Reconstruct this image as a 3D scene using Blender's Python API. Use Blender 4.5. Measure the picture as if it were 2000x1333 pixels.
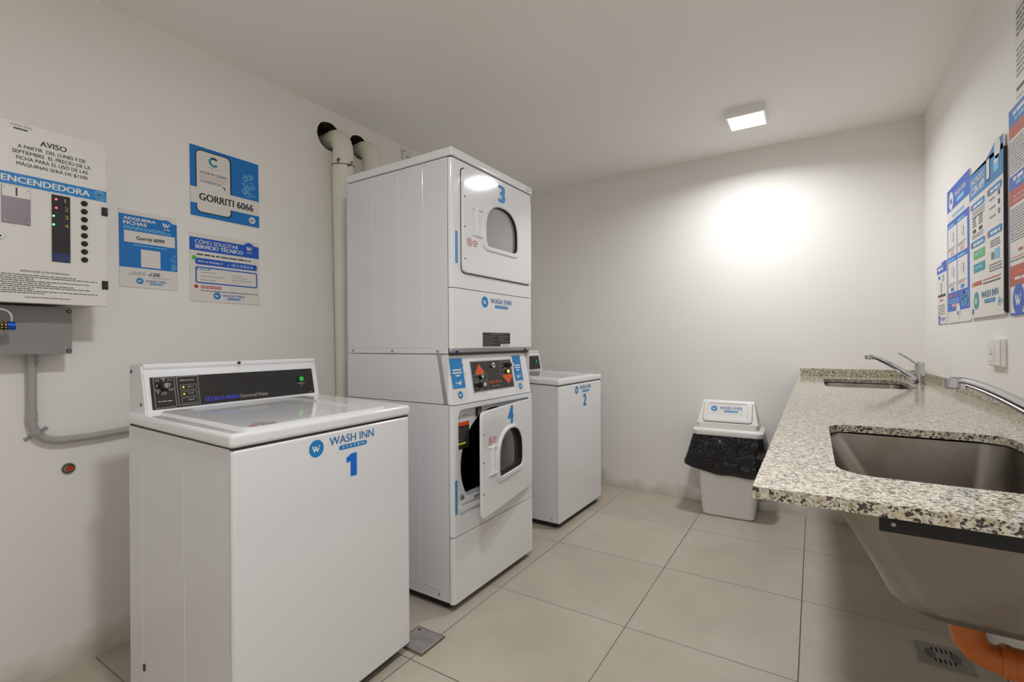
import bpy, bmesh, math, random
from mathutils import Vector, Matrix
random.seed(7)
PI = math.pi
for o in list(bpy.data.objects):
    bpy.data.objects.remove(o)
SC = bpy.context.scene
COL = SC.collection

# ------------------------------------------------------------------ camera
W_PX, H_PX = 2000, 1333
cam_d = bpy.data.cameras.new('camera')
cam = bpy.data.objects.new('camera', cam_d)
COL.objects.link(cam)
SC.camera = cam
F_PX = 940.24
cam_d.sensor_width = 36.0
cam_d.lens = F_PX / W_PX * 36.0
cam_d.shift_y = 3.27 / W_PX
cam_d.clip_start = 0.02
YAW, ROLL = 0.5601, -0.0064
fw = Vector((-math.sin(YAW), math.cos(YAW), 0))
r0 = Vector((math.cos(YAW), math.sin(YAW), 0))
u0 = Vector((0, 0, 1))
rt = r0 * math.cos(ROLL) + u0 * math.sin(ROLL)
up = -r0 * math.sin(ROLL) + u0 * math.cos(ROLL)
Mc = Matrix((rt, up, -fw)).transposed().to_4x4()
Mc.translation = Vector((1.2517, -3.0846, 1.1508))
cam.matrix_world = Mc

# ------------------------------------------------------------------ world, lights, exposure
world = bpy.data.worlds.new('world')
SC.world = world
world.use_nodes = True
world.node_tree.nodes['Background'].inputs[0].default_value = (0.5, 0.5, 0.5, 1)
world.node_tree.nodes['Background'].inputs[1].default_value = 0.3
LAMP_FAR = (0.93, 0.003)
LAMP_NEAR = (0.97, -2.60)
LAMP_COL = (1.0, 1.0, 1.02)
LAMP_W_FAR, LAMP_W_NEAR = 7.8, 13.0
for nm, (lx, ly), wt in (('lamp_light', LAMP_FAR, LAMP_W_FAR), ('lamp_light', LAMP_NEAR, LAMP_W_NEAR)):
    ld = bpy.data.lights.new(nm, 'AREA')
    ld.shape = 'SQUARE'
    ld.size = 0.18
    ld.energy = wt
    ld.color = LAMP_COL
    ld.spread = math.radians(160 if ly > -1 else 180)
    lo = bpy.data.objects.new(nm, ld)
    lo.location = (lx, ly, 2.418)
    COL.objects.link(lo)
SC.view_settings.view_transform = 'Standard'
SC.view_settings.look = 'None'
SC.view_settings.gamma = 1.0
SC.view_settings.exposure = 0.62
SC.view_settings.use_curve_mapping = False
SC.cycles.use_denoising = True
SC.cycles.max_bounces = 14
SC.cycles.diffuse_bounces = 9
SC.cycles.glossy_bounces = 6
SC.cycles.sample_clamp_indirect = 6.0
SC.cycles.caustics_reflective = False
SC.cycles.caustics_refractive = False

# ------------------------------------------------------------------ materials
def lin(c):
    return tuple((x / 12.92 if x <= 0.04045 else ((x + 0.055) / 1.055) ** 2.4) for x in c)
def rgb(r, g, b):
    return lin((r / 255, g / 255, b / 255)) + (1.0,)
def mat(name, col, rough=0.5, metal=0.0, emit=None, es=0.0, coat=0.0, spec=0.5, bump=None, var=None):
    m = bpy.data.materials.new(name)
    m.use_nodes = True
    nt = m.node_tree
    b = nt.nodes['Principled BSDF']
    b.inputs['Base Color'].default_value = col
    b.inputs['Roughness'].default_value = rough
    b.inputs['Metallic'].default_value = metal
    b.inputs['Coat Weight'].default_value = coat
    b.inputs['Coat Roughness'].default_value = 0.03
    b.inputs['Specular IOR Level'].default_value = spec
    if emit:
        b.inputs['Emission Color'].default_value = emit
        b.inputs['Emission Strength'].default_value = es
    if bump or var:
        tc = nt.nodes.new('ShaderNodeTexCoord')
        nz = nt.nodes.new('ShaderNodeTexNoise')
        nz.inputs['Scale'].default_value = (bump or var)[0]
        nz.inputs['Detail'].default_value = 4
        nt.links.new(tc.outputs['Object'], nz.inputs['Vector'])
        if bump:
            bp = nt.nodes.new('ShaderNodeBump')
            bp.inputs['Strength'].default_value = bump[1]
            bp.inputs['Distance'].default_value = bump[2]
            nt.links.new(nz.outputs['Fac'], bp.inputs['Height'])
            nt.links.new(bp.outputs['Normal'], b.inputs['Normal'])
        if var:
            n2 = nt.nodes.new('ShaderNodeTexNoise')
            n2.inputs['Scale'].default_value = var[0]
            n2.inputs['Detail'].default_value = 5
            nt.links.new(tc.outputs['Object'], n2.inputs['Vector'])
            rp = nt.nodes.new('ShaderNodeValToRGB')
            rp.color_ramp.elements[0].position = 0.3
            rp.color_ramp.elements[1].position = 0.7
            rp.color_ramp.elements[0].color = tuple(c * (1 - var[1]) for c in col[:3]) + (1,)
            rp.color_ramp.elements[1].color = tuple(min(1, c * (1 + var[1])) for c in col[:3]) + (1,)
            nt.links.new(n2.outputs['Fac'], rp.inputs['Fac'])
            nt.links.new(rp.outputs['Color'], b.inputs['Base Color'])
    return m

class NT:
    """small node helper"""
    def __init__(s, m):
        s.t = m.node_tree; s.b = s.t.nodes['Principled BSDF']
    def n(s, kind, **kw):
        nd = s.t.nodes.new('ShaderNode' + kind)
        for k, v in kw.items():
            setattr(nd, k, v)
        return nd
    def l(s, a, b):
        s.t.links.new(a, b)
    def math(s, op, a, b=None, c=None):
        nd = s.n('Math', operation=op)
        for i, v in enumerate((a, b, c)):
            if v is None: continue
            if hasattr(v, 'is_output'): s.l(v, nd.inputs[i])
            else: nd.inputs[i].default_value = v
        return nd.outputs[0]
    def mix(s, f, a, b, blend='MIX'):
        nd = s.n('Mix', data_type='RGBA', blend_type=blend)
        for i, v in ((0, f), (6, a), (7, b)):
            if hasattr(v, 'is_output'): s.l(v, nd.inputs[i])
            else: nd.inputs[i].default_value = v
        return nd.outputs[2]
    def noise(s, vec, scale, detail=4, rough=0.5):
        nd = s.n('TexNoise'); nd.inputs['Scale'].default_value = scale
        nd.inputs['Detail'].default_value = detail; nd.inputs['Roughness'].default_value = rough
        s.l(vec, nd.inputs['Vector']); return nd.outputs['Fac']
    def ramp(s, f, stops):
        nd = s.n('ValToRGB'); cr = nd.color_ramp
        while len(cr.elements) < len(stops): cr.elements.new(0.5)
        for e, (p, c) in zip(cr.elements, stops):
            e.position = p; e.color = c if len(c) == 4 else tuple(c) + (1,)
        s.l(f, nd.inputs['Fac']); return nd.outputs['Color']

def wall_material(name, col, stain=True):
    m = mat(name, col, 0.62)
    t = NT(m)
    tc = t.n('TexCoord').outputs['Object']
    sp = t.n('SeparateXYZ'); t.l(tc, sp.inputs[0])
    big = t.noise(tc, 1.3, 3)
    c = t.mix(t.math('MULTIPLY', big, 0.25), col, tuple(x * 0.93 for x in col[:3]) + (1,))
    if stain:
        # scuffed damp stains low on the wall, patchy
        hz = t.math('SUBTRACT', 0.13, sp.outputs['Z'])
        n2 = t.noise(tc, 4.5, 6, 0.65)
        a = t.math('MULTIPLY_ADD', hz, 5.0, t.math('MULTIPLY_ADD', n2, 1.6, -0.95))
        a = t.math('MINIMUM', t.math('MAXIMUM', a, 0.0), 0.55)
        c = t.mix(a, c, rgb(168, 158, 132))
    t.l(c, t.b.inputs['Base Color'])
    bp = t.n('Bump'); bp.inputs['Strength'].default_value = 0.25; bp.inputs['Distance'].default_value = 0.004
    t.l(t.noise(tc, 9.0, 5, 0.6), bp.inputs['Height'])
    t.l(bp.outputs['Normal'], t.b.inputs['Normal'])
    return m

M = {}
M['wall'] = wall_material('wall_paint', rgb(236, 234, 230))
M['ceiling'] = wall_material('ceiling_paint', rgb(242, 240, 236), False)

def floor_material():
    m = mat('porcelain_tile', rgb(170, 162, 148), 0.42)
    t = NT(m)
    tc = t.n('TexCoord').outputs['Object']
    sp = t.n('SeparateXYZ'); t.l(tc, sp.inputs[0])
    def dist(axis):
        f = t.math('FRACT', t.math('DIVIDE', t.math('ADD', sp.outputs[axis], 30.0), 0.6))
        d = t.math('MINIMUM', f, t.math('SUBTRACT', 1.0, f))
        return t.math('MULTIPLY', d, 0.6)
    dx, dy = dist('X'), dist('Y')
    gx = t.math('LESS_THAN', dx, 0.0021)
    gy = t.math('LESS_THAN', dy, 0.0018)
    n1 = t.noise(tc, 2.2, 6, 0.6)
    n2 = t.noise(tc, 14, 4, 0.6)
    base = t.ramp(n1, [(0.3, rgb(182, 173, 159)), (0.55, rgb(195, 186, 171)), (0.75, rgb(202, 193, 180))])
    base = t.mix(t.math('MULTIPLY', n2, 0.18), base, rgb(150, 142, 128))
    # per-tile tone
    ix = t.math('FLOOR', t.math('DIVIDE', t.math('ADD', sp.outputs['X'], 30.0), 0.6))
    iy = t.math('FLOOR', t.math('DIVIDE', t.math('ADD', sp.outputs['Y'], 30.0), 0.6))
    cv = t.n('CombineXYZ'); t.l(ix, cv.inputs[0]); t.l(iy, cv.inputs[1])
    wn = t.n('TexWhiteNoise', noise_dimensions='3D'); t.l(cv.outputs[0], wn.inputs['Vector'])
    base = t.mix(t.math('MULTIPLY', wn.outputs['Value'], 0.10), base, rgb(150, 141, 125))
    # sparse dark and pale specks
    vo = t.n('TexVoronoi'); vo.inputs['Scale'].default_value = 5.0; t.l(tc, vo.inputs['Vector'])
    sep = t.n('SeparateColor'); t.l(vo.outputs['Color'], sep.inputs[0])
    spk = t.math('MULTIPLY', t.math('LESS_THAN', vo.outputs['Distance'], 0.022), t.math('GREATER_THAN', sep.outputs[0], 0.72))
    base = t.mix(t.math('MULTIPLY', spk, 0.8), base, rgb(96, 84, 70))
    grout = rgb(84, 72, 58)
    wear = t.math('MULTIPLY_ADD', t.noise(tc, 1.1, 3), 1.3, 0.2)
    wear = t.math('MINIMUM', wear, 1.0)
    c = t.mix(t.math('MULTIPLY', t.math('MAXIMUM', gx, gy), wear), base, grout)
    t.l(c, t.b.inputs['Base Color'])
    t.l(t.math('MULTIPLY_ADD', n1, 0.25, 0.30), t.b.inputs['Roughness'])
    return m
M['floor'] = floor_material()

def granite_material():
    m = mat('speckled_granite', rgb(205, 196, 172), 0.09)
    t = NT(m)
    tc = t.n('TexCoord').outputs['Object']
    wob = t.n('TexNoise'); wob.inputs['Scale'].default_value = 60; t.l(tc, wob.inputs['Vector'])
    vm = t.n('VectorMath', operation='MULTIPLY_ADD')
    t.l(wob.outputs['Color'], vm.inputs[0]); vm.inputs[1].default_value = (0.006,) * 3; t.l(tc, vm.inputs[2])
    v = vm.outputs[0]
    base = t.ramp(t.noise(v, 95, 3), [(0.3, rgb(168, 154, 122)), (0.45, rgb(196, 187, 163)), (0.6, rgb(212, 207, 194)), (0.75, rgb(182, 176, 164))])
    v1 = t.n('TexVoronoi'); v1.inputs['Scale'].default_value = 260; t.l(v, v1.inputs['Vector'])
    s1 = t.n('SeparateColor'); t.l(v1.outputs['Color'], s1.inputs[0])
    clump = t.noise(tc, 85, 2)
    dark = t.math('GREATER_THAN', t.math('MULTIPLY_ADD', clump, 1.2, s1.outputs[0]), 1.37)
    grey = t.math('GREATER_THAN', s1.outputs[1], 0.74)
    c = t.mix(t.math('MULTIPLY', grey, 0.5), base, rgb(140, 132, 116))
    c = t.mix(t.math('MULTIPLY', dark, 0.93), c, rgb(38, 34, 32))
    v2 = t.n('TexVoronoi'); v2.inputs['Scale'].default_value = 420; t.l(v, v2.inputs['Vector'])
    s2 = t.n('SeparateColor'); t.l(v2.outputs['Color'], s2.inputs[0])
    c = t.mix(t.math('MULTIPLY', t.math('GREATER_THAN', s2.outputs[0], 0.86), 0.7), c, rgb(90, 82, 72))
    t.l(c, t.b.inputs['Base Color'])
    return m
M['granite'] = granite_material()

def steel_material(name, col, rough, stretch=(1, 1, 1), stain=None):
    m = mat(name, col, rough, 1.0)
    t = NT(m)
    tc = t.n('TexCoord').outputs['Object']
    mp = t.n('Mapping'); t.l(tc, mp.inputs[0]); mp.inputs['Scale'].default_value = stretch
    n = t.noise(mp.outputs[0], 14, 5, 0.6)
    t.l(t.math('MULTIPLY_ADD', n, 0.25, rough - 0.1), t.b.inputs['Roughness'])
    c = t.mix(t.math('MULTIPLY', n, 0.5), col, tuple(x * 0.6 for x in col[:3]) + (1,))
    if stain:
        c = t.mix(t.ramp(t.noise(tc, 7, 5), [(0.52, (0, 0, 0)), (0.7, (0.5, 0.5, 0.5))]), c, stain)
    t.l(c, t.b.inputs['Base Color'])
    return m
M['steel'] = steel_material('brushed_steel', rgb(156, 150, 142), 0.29, (1, 1, 1), rgb(120, 105, 82))
M['steel_floor'] = mat('worn_steel', rgb(158, 154, 150), 0.4, 0.35, var=(20, .15))
M['chrome'] = mat('chrome', rgb(205, 205, 210), 0.07, 1.0)
M['enamel'] = mat('white_enamel', rgb(230, 231, 233), 0.10, coat=0.6)
M['enamel_side'] = mat('white_side_enamel', rgb(222, 223, 226), 0.2, coat=0.2, bump=(3, 0.03, 0.01))
M['plastic'] = mat('white_plastic', rgb(226, 224, 220), 0.32)
M['bin_plastic'] = mat('bin_plastic', rgb(228, 227, 224), 0.4)
M['seam'] = mat('dark_seam', rgb(60, 56, 52), 0.6)
M['black'] = mat('black_panel', rgb(38, 36, 34), 0.35)
M['dark'] = mat('dark_rubber', rgb(22, 21, 21), 0.6)
M['drum'] = mat('drum_steel', rgb(60, 62, 66), 0.3, 0.9)
M['glass'] = mat('tinted_door_glass', rgb(158, 154, 156), 0.2, 0.1, coat=0.4)
M['glass_dark'] = mat('tinted_dark_glass', rgb(84, 82, 80), 0.08, 0.35, coat=0.5)
M['blue'] = mat('logo_blue', rgb(24, 128, 196), 0.5)
M['blue_deep'] = mat('number_blue', rgb(4, 108, 208), 0.5)
M['blue_sign'] = mat('sign_blue', rgb(6, 116, 196), 0.45)
M['blue_royal'] = mat('royal_blue', rgb(20, 88, 192), 0.45)
M['blue_text'] = mat('lettering_blue', rgb(62, 118, 170), 0.5)
M['blue_light'] = mat('light_blue_ink', rgb(120, 190, 226), 0.5)
M['navy'] = mat('navy_ink', rgb(32, 50, 104), 0.5)
M['ink'] = mat('black_ink', rgb(38, 34, 34), 0.5)
M['ink_grey'] = mat('grey_ink', rgb(120, 118, 118), 0.5)
M['panel_grey'] = mat('panel_lettering', rgb(178, 176, 172), 0.5)
M['ink_pink'] = mat('pink_ink', rgb(206, 160, 156), 0.5)
M['white_ink'] = mat('white_ink', rgb(228, 226, 222), 0.5)
M['board'] = mat('white_board', rgb(222, 219, 214), 0.4)
M['paper'] = mat('paper', rgb(224, 221, 216), 0.7)
M['red'] = mat('red_ink', rgb(186, 52, 44), 0.5)
M['brick_red'] = mat('brick_red_ink', rgb(182, 88, 70), 0.5)
M['green'] = mat('green_ink', rgb(92, 180, 104), 0.5)
M['teal'] = mat('teal_ink', rgb(40, 150, 160), 0.5)
M['teal_dark'] = mat('dark_teal_ink', rgb(36, 60, 68), 0.5)
M['orange'] = mat('orange_ink', rgb(226, 84, 30), 0.45)
M['yellow'] = mat('yellow_ink', rgb(206, 214, 60), 0.5)
M['brass'] = mat('brass_digits', rgb(206, 180, 60), 0.4)
M['lilac_print'] = mat('violet_blue_ink', rgb(70, 70, 200), 0.5)
M['grey_metal'] = mat('grey_painted_metal', rgb(142, 139, 138), 0.42)
M['lilac_metal'] = mat('anodised_plate', rgb(132, 124, 132), 0.38, 0.3)
M['grey_pvc'] = mat('grey_conduit', rgb(166, 164, 161), 0.45)
M['galv'] = mat('galvanised_clamp', rgb(164, 165, 166), 0.4, 0.45)
M['duct'] = mat('cream_duct_wrap', rgb(226, 224, 212), 0.5, bump=(60, 0.2, 0.002), var=(8, 0.03))
M['brick'] = mat('raw_brick_hole', rgb(74, 52, 42), 0.9, bump=(40, 0.8, 0.01), var=(25, 0.4))
M['orange_pvc'] = mat('orange_drain_pipe', rgb(196, 104, 36), 0.4, var=(12, 0.1))
M['bag'] = mat('black_bin_liner', rgb(12, 11, 17), 0.16, bump=(13, 1.0, 0.05))
M['bag_edge'] = mat('liner_edge', rgb(40, 38, 44), 0.25)
M['blue_metal'] = mat('blue_anodised', rgb(28, 84, 190), 0.3, 0.6)
M['led_red'] = mat('red_led', rgb(255, 40, 40), 0.4, emit=(1, 0.06, 0.06, 1), es=3)
M['led_green'] = mat('green_led', rgb(60, 255, 120), 0.4, emit=(0.08, 1, 0.3, 1), es=3)
M['led_yellow'] = mat('yellow_led', rgb(210, 230, 60), 0.4, emit=(0.8, 0.9, 0.15, 1), es=0.5)
M['green_button'] = mat('lit_green_button', rgb(30, 170, 60), 0.4, emit=(0.04, 0.6, 0.1, 1), es=0.15)
M['digits'] = mat('dim_yellow_digits', rgb(168, 168, 60), 0.4)
M['display'] = mat('display_black', rgb(34, 26, 30), 0.25)
M['led_panel'] = mat('lit_diffuser', rgb(255, 255, 250), 0.4, emit=(1, 0.97, 0.93, 1), es=6.0)
M['lamp_frame'] = mat('white_lamp_frame', rgb(240, 239, 236), 0.4)
M['dirty'] = mat('dirty_grey', rgb(150, 140, 124), 0.7, var=(30, 0.25))
M['rust'] = mat('rust', rgb(120, 74, 44), 0.7)

# ------------------------------------------------------------------ mesh collector
GLYPHS = {}
def glyph_mesh(text, bold):
    k = (text, bold)
    if k not in GLYPHS:
        cu = bpy.data.curves.new('tmp_text', 'FONT')
        cu.body = text
        cu.size = 1.0
        cu.offset = 0.0
        cu.resolution_u = 3
        ob = bpy.data.objects.new('tmp_text', cu)
        COL.objects.link(ob)
        dg = bpy.context.evaluated_depsgraph_get()
        me = bpy.data.meshes.new_from_object(ob.evaluated_get(dg))
        vs = [(v.co.x, v.co.y) for v in me.vertices]
        fs = [tuple(p.vertices) for p in me.polygons]
        ok = []
        for f in fs:
            a = sum(vs[f[i]][0] * vs[f[(i + 1) % len(f)]][1] - vs[f[(i + 1) % len(f)]][0] * vs[f[i]][1] for i in range(len(f)))
            ok.append(f if a > 0 else tuple(reversed(f)))
        bpy.data.objects.remove(ob)
        bpy.data.curves.remove(cu)
        bpy.data.meshes.remove(me)
        GLYPHS[k] = (vs, ok)
    return GLYPHS[k]

class MB:
    def __init__(s):
        s.v = []; s.f = []; s.m = []; s.mats = []
    def mi(s, m):
        m = M[m] if isinstance(m, str) else m
        if m not in s.mats: s.mats.append(m)
        return s.mats.index(m)
    def add(s, vs, fs, m):
        o = len(s.v); k = s.mi(m)
        s.v += [tuple(v) for v in vs]
        for f in fs:
            s.f.append(tuple(i + o for i in f)); s.m.append(k)
        return s
    def box(s, x0, x1, y0, y1, z0, z1, m, r=0.0, seg=2):
        if r > 0:
            r = min(r, (x1 - x0) * .49, (y1 - y0) * .49, (z1 - z0) * .49)
            bm = bmesh.new()
            bmesh.ops.create_cube(bm, size=1.0)
            for v in bm.verts:
                v.co = Vector(((x0 + x1) / 2 + v.co.x * (x1 - x0), (y0 + y1) / 2 + v.co.y * (y1 - y0), (z0 + z1) / 2 + v.co.z * (z1 - z0)))
            bmesh.ops.bevel(bm, geom=list(bm.edges), offset=r, segments=seg, affect='EDGES', profile=0.5)
            return s.from_bm(bm, m)
        vs = [(x, y, z) for x in (x0, x1) for y in (y0, y1) for z in (z0, z1)]
        fs = [(0, 1, 3, 2), (4, 6, 7, 5), (0, 4, 5, 1), (2, 3, 7, 6), (0, 2, 6, 4), (1, 5, 7, 3)]
        return s.add(vs, fs, m)
    def hexa(s, p, m, r=0.0, seg=2):
        """8 points: bottom 4 counter-clockwise, top 4 counter-clockwise"""
        fs = [(3, 2, 1, 0), (4, 5, 6, 7), (0, 1, 5, 4), (1, 2, 6, 5), (2, 3, 7, 6), (3, 0, 4, 7)]
        if r > 0:
            bm = bmesh.new()
            vv = [bm.verts.new(q) for q in p]
            for f in fs: bm.faces.new([vv[i] for i in f])
            bmesh.ops.bevel(bm, geom=list(bm.edges), offset=r, segments=seg, affect='EDGES', profile=0.5)
            return s.from_bm(bm, m)
        return s.add(p, fs, m)
    def from_bm(s, bm, m):
        bm.normal_update()
        bm.verts.ensure_lookup_table()
        for i, v in enumerate(bm.verts): v.index = i
        s.add([v.co[:] for v in bm.verts], [tuple(v.index for v in f.verts) for f in bm.faces], m)
        bm.free()
        return s
    def prism(s, prof, axis, a, b, m):
        """prof 2D polygon; axis 'x' -> prof is (y,z); 'y' -> (x,z); 'z' -> (x,y)"""
        n = len(prof)
        def P(q, t):
            return (t, q[0], q[1]) if axis == 'x' else ((q[0], t, q[1]) if axis == 'y' else (q[0], q[1], t))
        vs = [P(q, a) for q in prof] + [P(q, b) for q in prof]
        fs = [tuple(range(n)), tuple(range(2 * n - 1, n - 1, -1))]
        fs += [(i, i + n, (i + 1) % n + n, (i + 1) % n) for i in range(n)]
        return s.add(vs, fs, m)
    def tube(s, pts, rad, m, seg=16, caps=True):
        pts = [Vector(p) for p in pts]
        rads = rad if isinstance(rad, (list, tuple)) else [rad] * len(pts)
        vs = []; fs = []
        d0 = (pts[1] - pts[0]).normalized()
        ref = Vector((0, 0, 1)) if abs(d0.z) < 0.9 else Vector((1, 0, 0))
        nrm = d0.cross(ref).normalized()
        for i, p in enumerate(pts):
            if i == 0: d = pts[1] - p
            elif i == len(pts) - 1: d = p - pts[i - 1]
            else: d = (pts[i + 1] - p).normalized() + (p - pts[i - 1]).normalized()
            d.normalize()
            nrm = (nrm - d * nrm.dot(d)).normalized()
            bn = d.cross(nrm)
            for k in range(seg):
                a = 2 * PI * k / seg
                vs.append(p + (nrm * math.cos(a) + bn * math.sin(a)) * rads[i])
        for i in range(len(pts) - 1):
            for k in range(seg):
                a, b = i * seg + k, i * seg + (k + 1) % seg
                fs.append((a, b, b + seg, a + seg))
        if caps:
            fs.append(tuple(range(seg - 1, -1, -1)))
            fs.append(tuple(range((len(pts) - 1) * seg, len(pts) * seg)))
        return s.add(vs, fs, m)
    def cyl(s, a, b, r, m, seg=20, r2=None):
        return s.tube([a, b], [r, r if r2 is None else r2], m, seg)
    def loft(s, rings, m, cap0=True, cap1=True, close=True):
        n = len(rings[0]); vs = [q for r in rings for q in r]; fs = []
        for i in range(len(rings) - 1):
            for k in range(n if close else n - 1):
                a, b = i * n + k, i * n + (k + 1) % n
                fs.append((a, b, b + n, a + n))
        if cap0: fs.append(tuple(range(n - 1, -1, -1)))
        if cap1: fs.append(tuple(range((len(rings) - 1) * n, len(rings) * n)))
        return s.add(vs, fs, m)
    def build(s, name, parent=None, smooth=35, mw=None):
        me = bpy.data.meshes.new(name)
        me.from_pydata(s.v, [], s.f)
        for m in s.mats: me.materials.append(m)
        me.polygons.foreach_set('material_index', s.m)
        if smooth:
            me.polygons.foreach_set('use_smooth', [True] * len(me.polygons))
            me.set_sharp_from_angle(angle=math.radians(smooth))
        me.update()
        o = bpy.data.objects.new(name, me)
        COL.objects.link(o)
        if smooth:
            wn = o.modifiers.new('weighted_normal', 'WEIGHTED_NORMAL'); wn.keep_sharp = True; wn.weight = 100
        if parent: o.parent = parent
        if mw is not None: o.matrix_world = mw
        return o

def polar(poly, c, n, phase=0.0):
    """n points of the polygon outline seen from c at equal angles (star shaped)"""
    out = []
    for k in range(n):
        a = phase + 2 * PI * k / n
        d = (math.cos(a), math.sin(a)); best = None
        for i in range(len(poly)):
            p, q = poly[i], poly[(i + 1) % len(poly)]
            ex, ey = q[0] - p[0], q[1] - p[1]
            den = d[0] * ey - d[1] * ex
            if abs(den) < 1e-12: continue
            t = ((p[0] - c[0]) * ey - (p[1] - c[1]) * ex) / den
            w = ((p[0] - c[0]) * d[1] - (p[1] - c[1]) * d[0]) / den
            if t > 0 and -1e-9 <= w <= 1 + 1e-9 and (best is None or t < best): best = t
        out.append((c[0] + d[0] * best, c[1] + d[1] * best))
    return out
def rrect(x0, x1, y0, y1, r, seg=6):
    r = min(r, (x1 - x0) / 2 - 1e-5, (y1 - y0) / 2 - 1e-5)
    if r <= 0: return [(x0, y0), (x1, y0), (x1, y1), (x0, y1)]
    out = []
    for cx, cy, a0 in ((x1 - r, y0 + r, -PI / 2), (x1 - r, y1 - r, 0), (x0 + r, y1 - r, PI / 2), (x0 + r, y0 + r, PI)):
        for k in range(seg + 1):
            a = a0 + PI / 2 * k / seg
            out.append((cx + r * math.cos(a), cy + r * math.sin(a)))
    return out
def polar_corner(poly, c, n, extra):
    """polar sampling whose samples include the directions of the extra points"""
    angs = sorted([2 * PI * k / n for k in range(n)] + [math.atan2(e[1] - c[1], e[0] - c[0]) % (2 * PI) for e in extra])
    out = []
    for a in angs:
        out.append(polar(poly, c, 1, a)[0])
    return out
def circle(cx, cy, r, n=32, ry=None):
    return [(cx + r * math.cos(2 * PI * k / n), cy + (ry or r) * math.sin(2 * PI * k / n)) for k in range(n)]
def arch(x0, x1, z0, z1, rb=0.03, inset=0.0):
    """flat-bottomed, round-topped window outline"""
    x0 += inset; x1 -= inset; z0 += inset; z1 -= inset
    cx = (x0 + x1) / 2; w = (x1 - x0) / 2; h = (z1 - z0) * 0.62; zc = z1 - h
    out = []
    for k in range(25):
        a = PI * k / 24
        e = 0.86
        out.append((cx + w * math.copysign(abs(math.cos(a)) ** e, math.cos(a)), zc + h * abs(math.sin(a)) ** e))
    for k in range(6):
        a = PI + PI / 2 * k / 5
        out.append((x0 + rb + rb * math.cos(a), z0 + rb + rb * math.sin(a)))
    for k in range(6):
        a = -PI / 2 + PI / 2 * k / 5
        out.append((x1 - rb + rb * math.cos(a), z0 + rb + rb * math.sin(a)))
    return out

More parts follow.
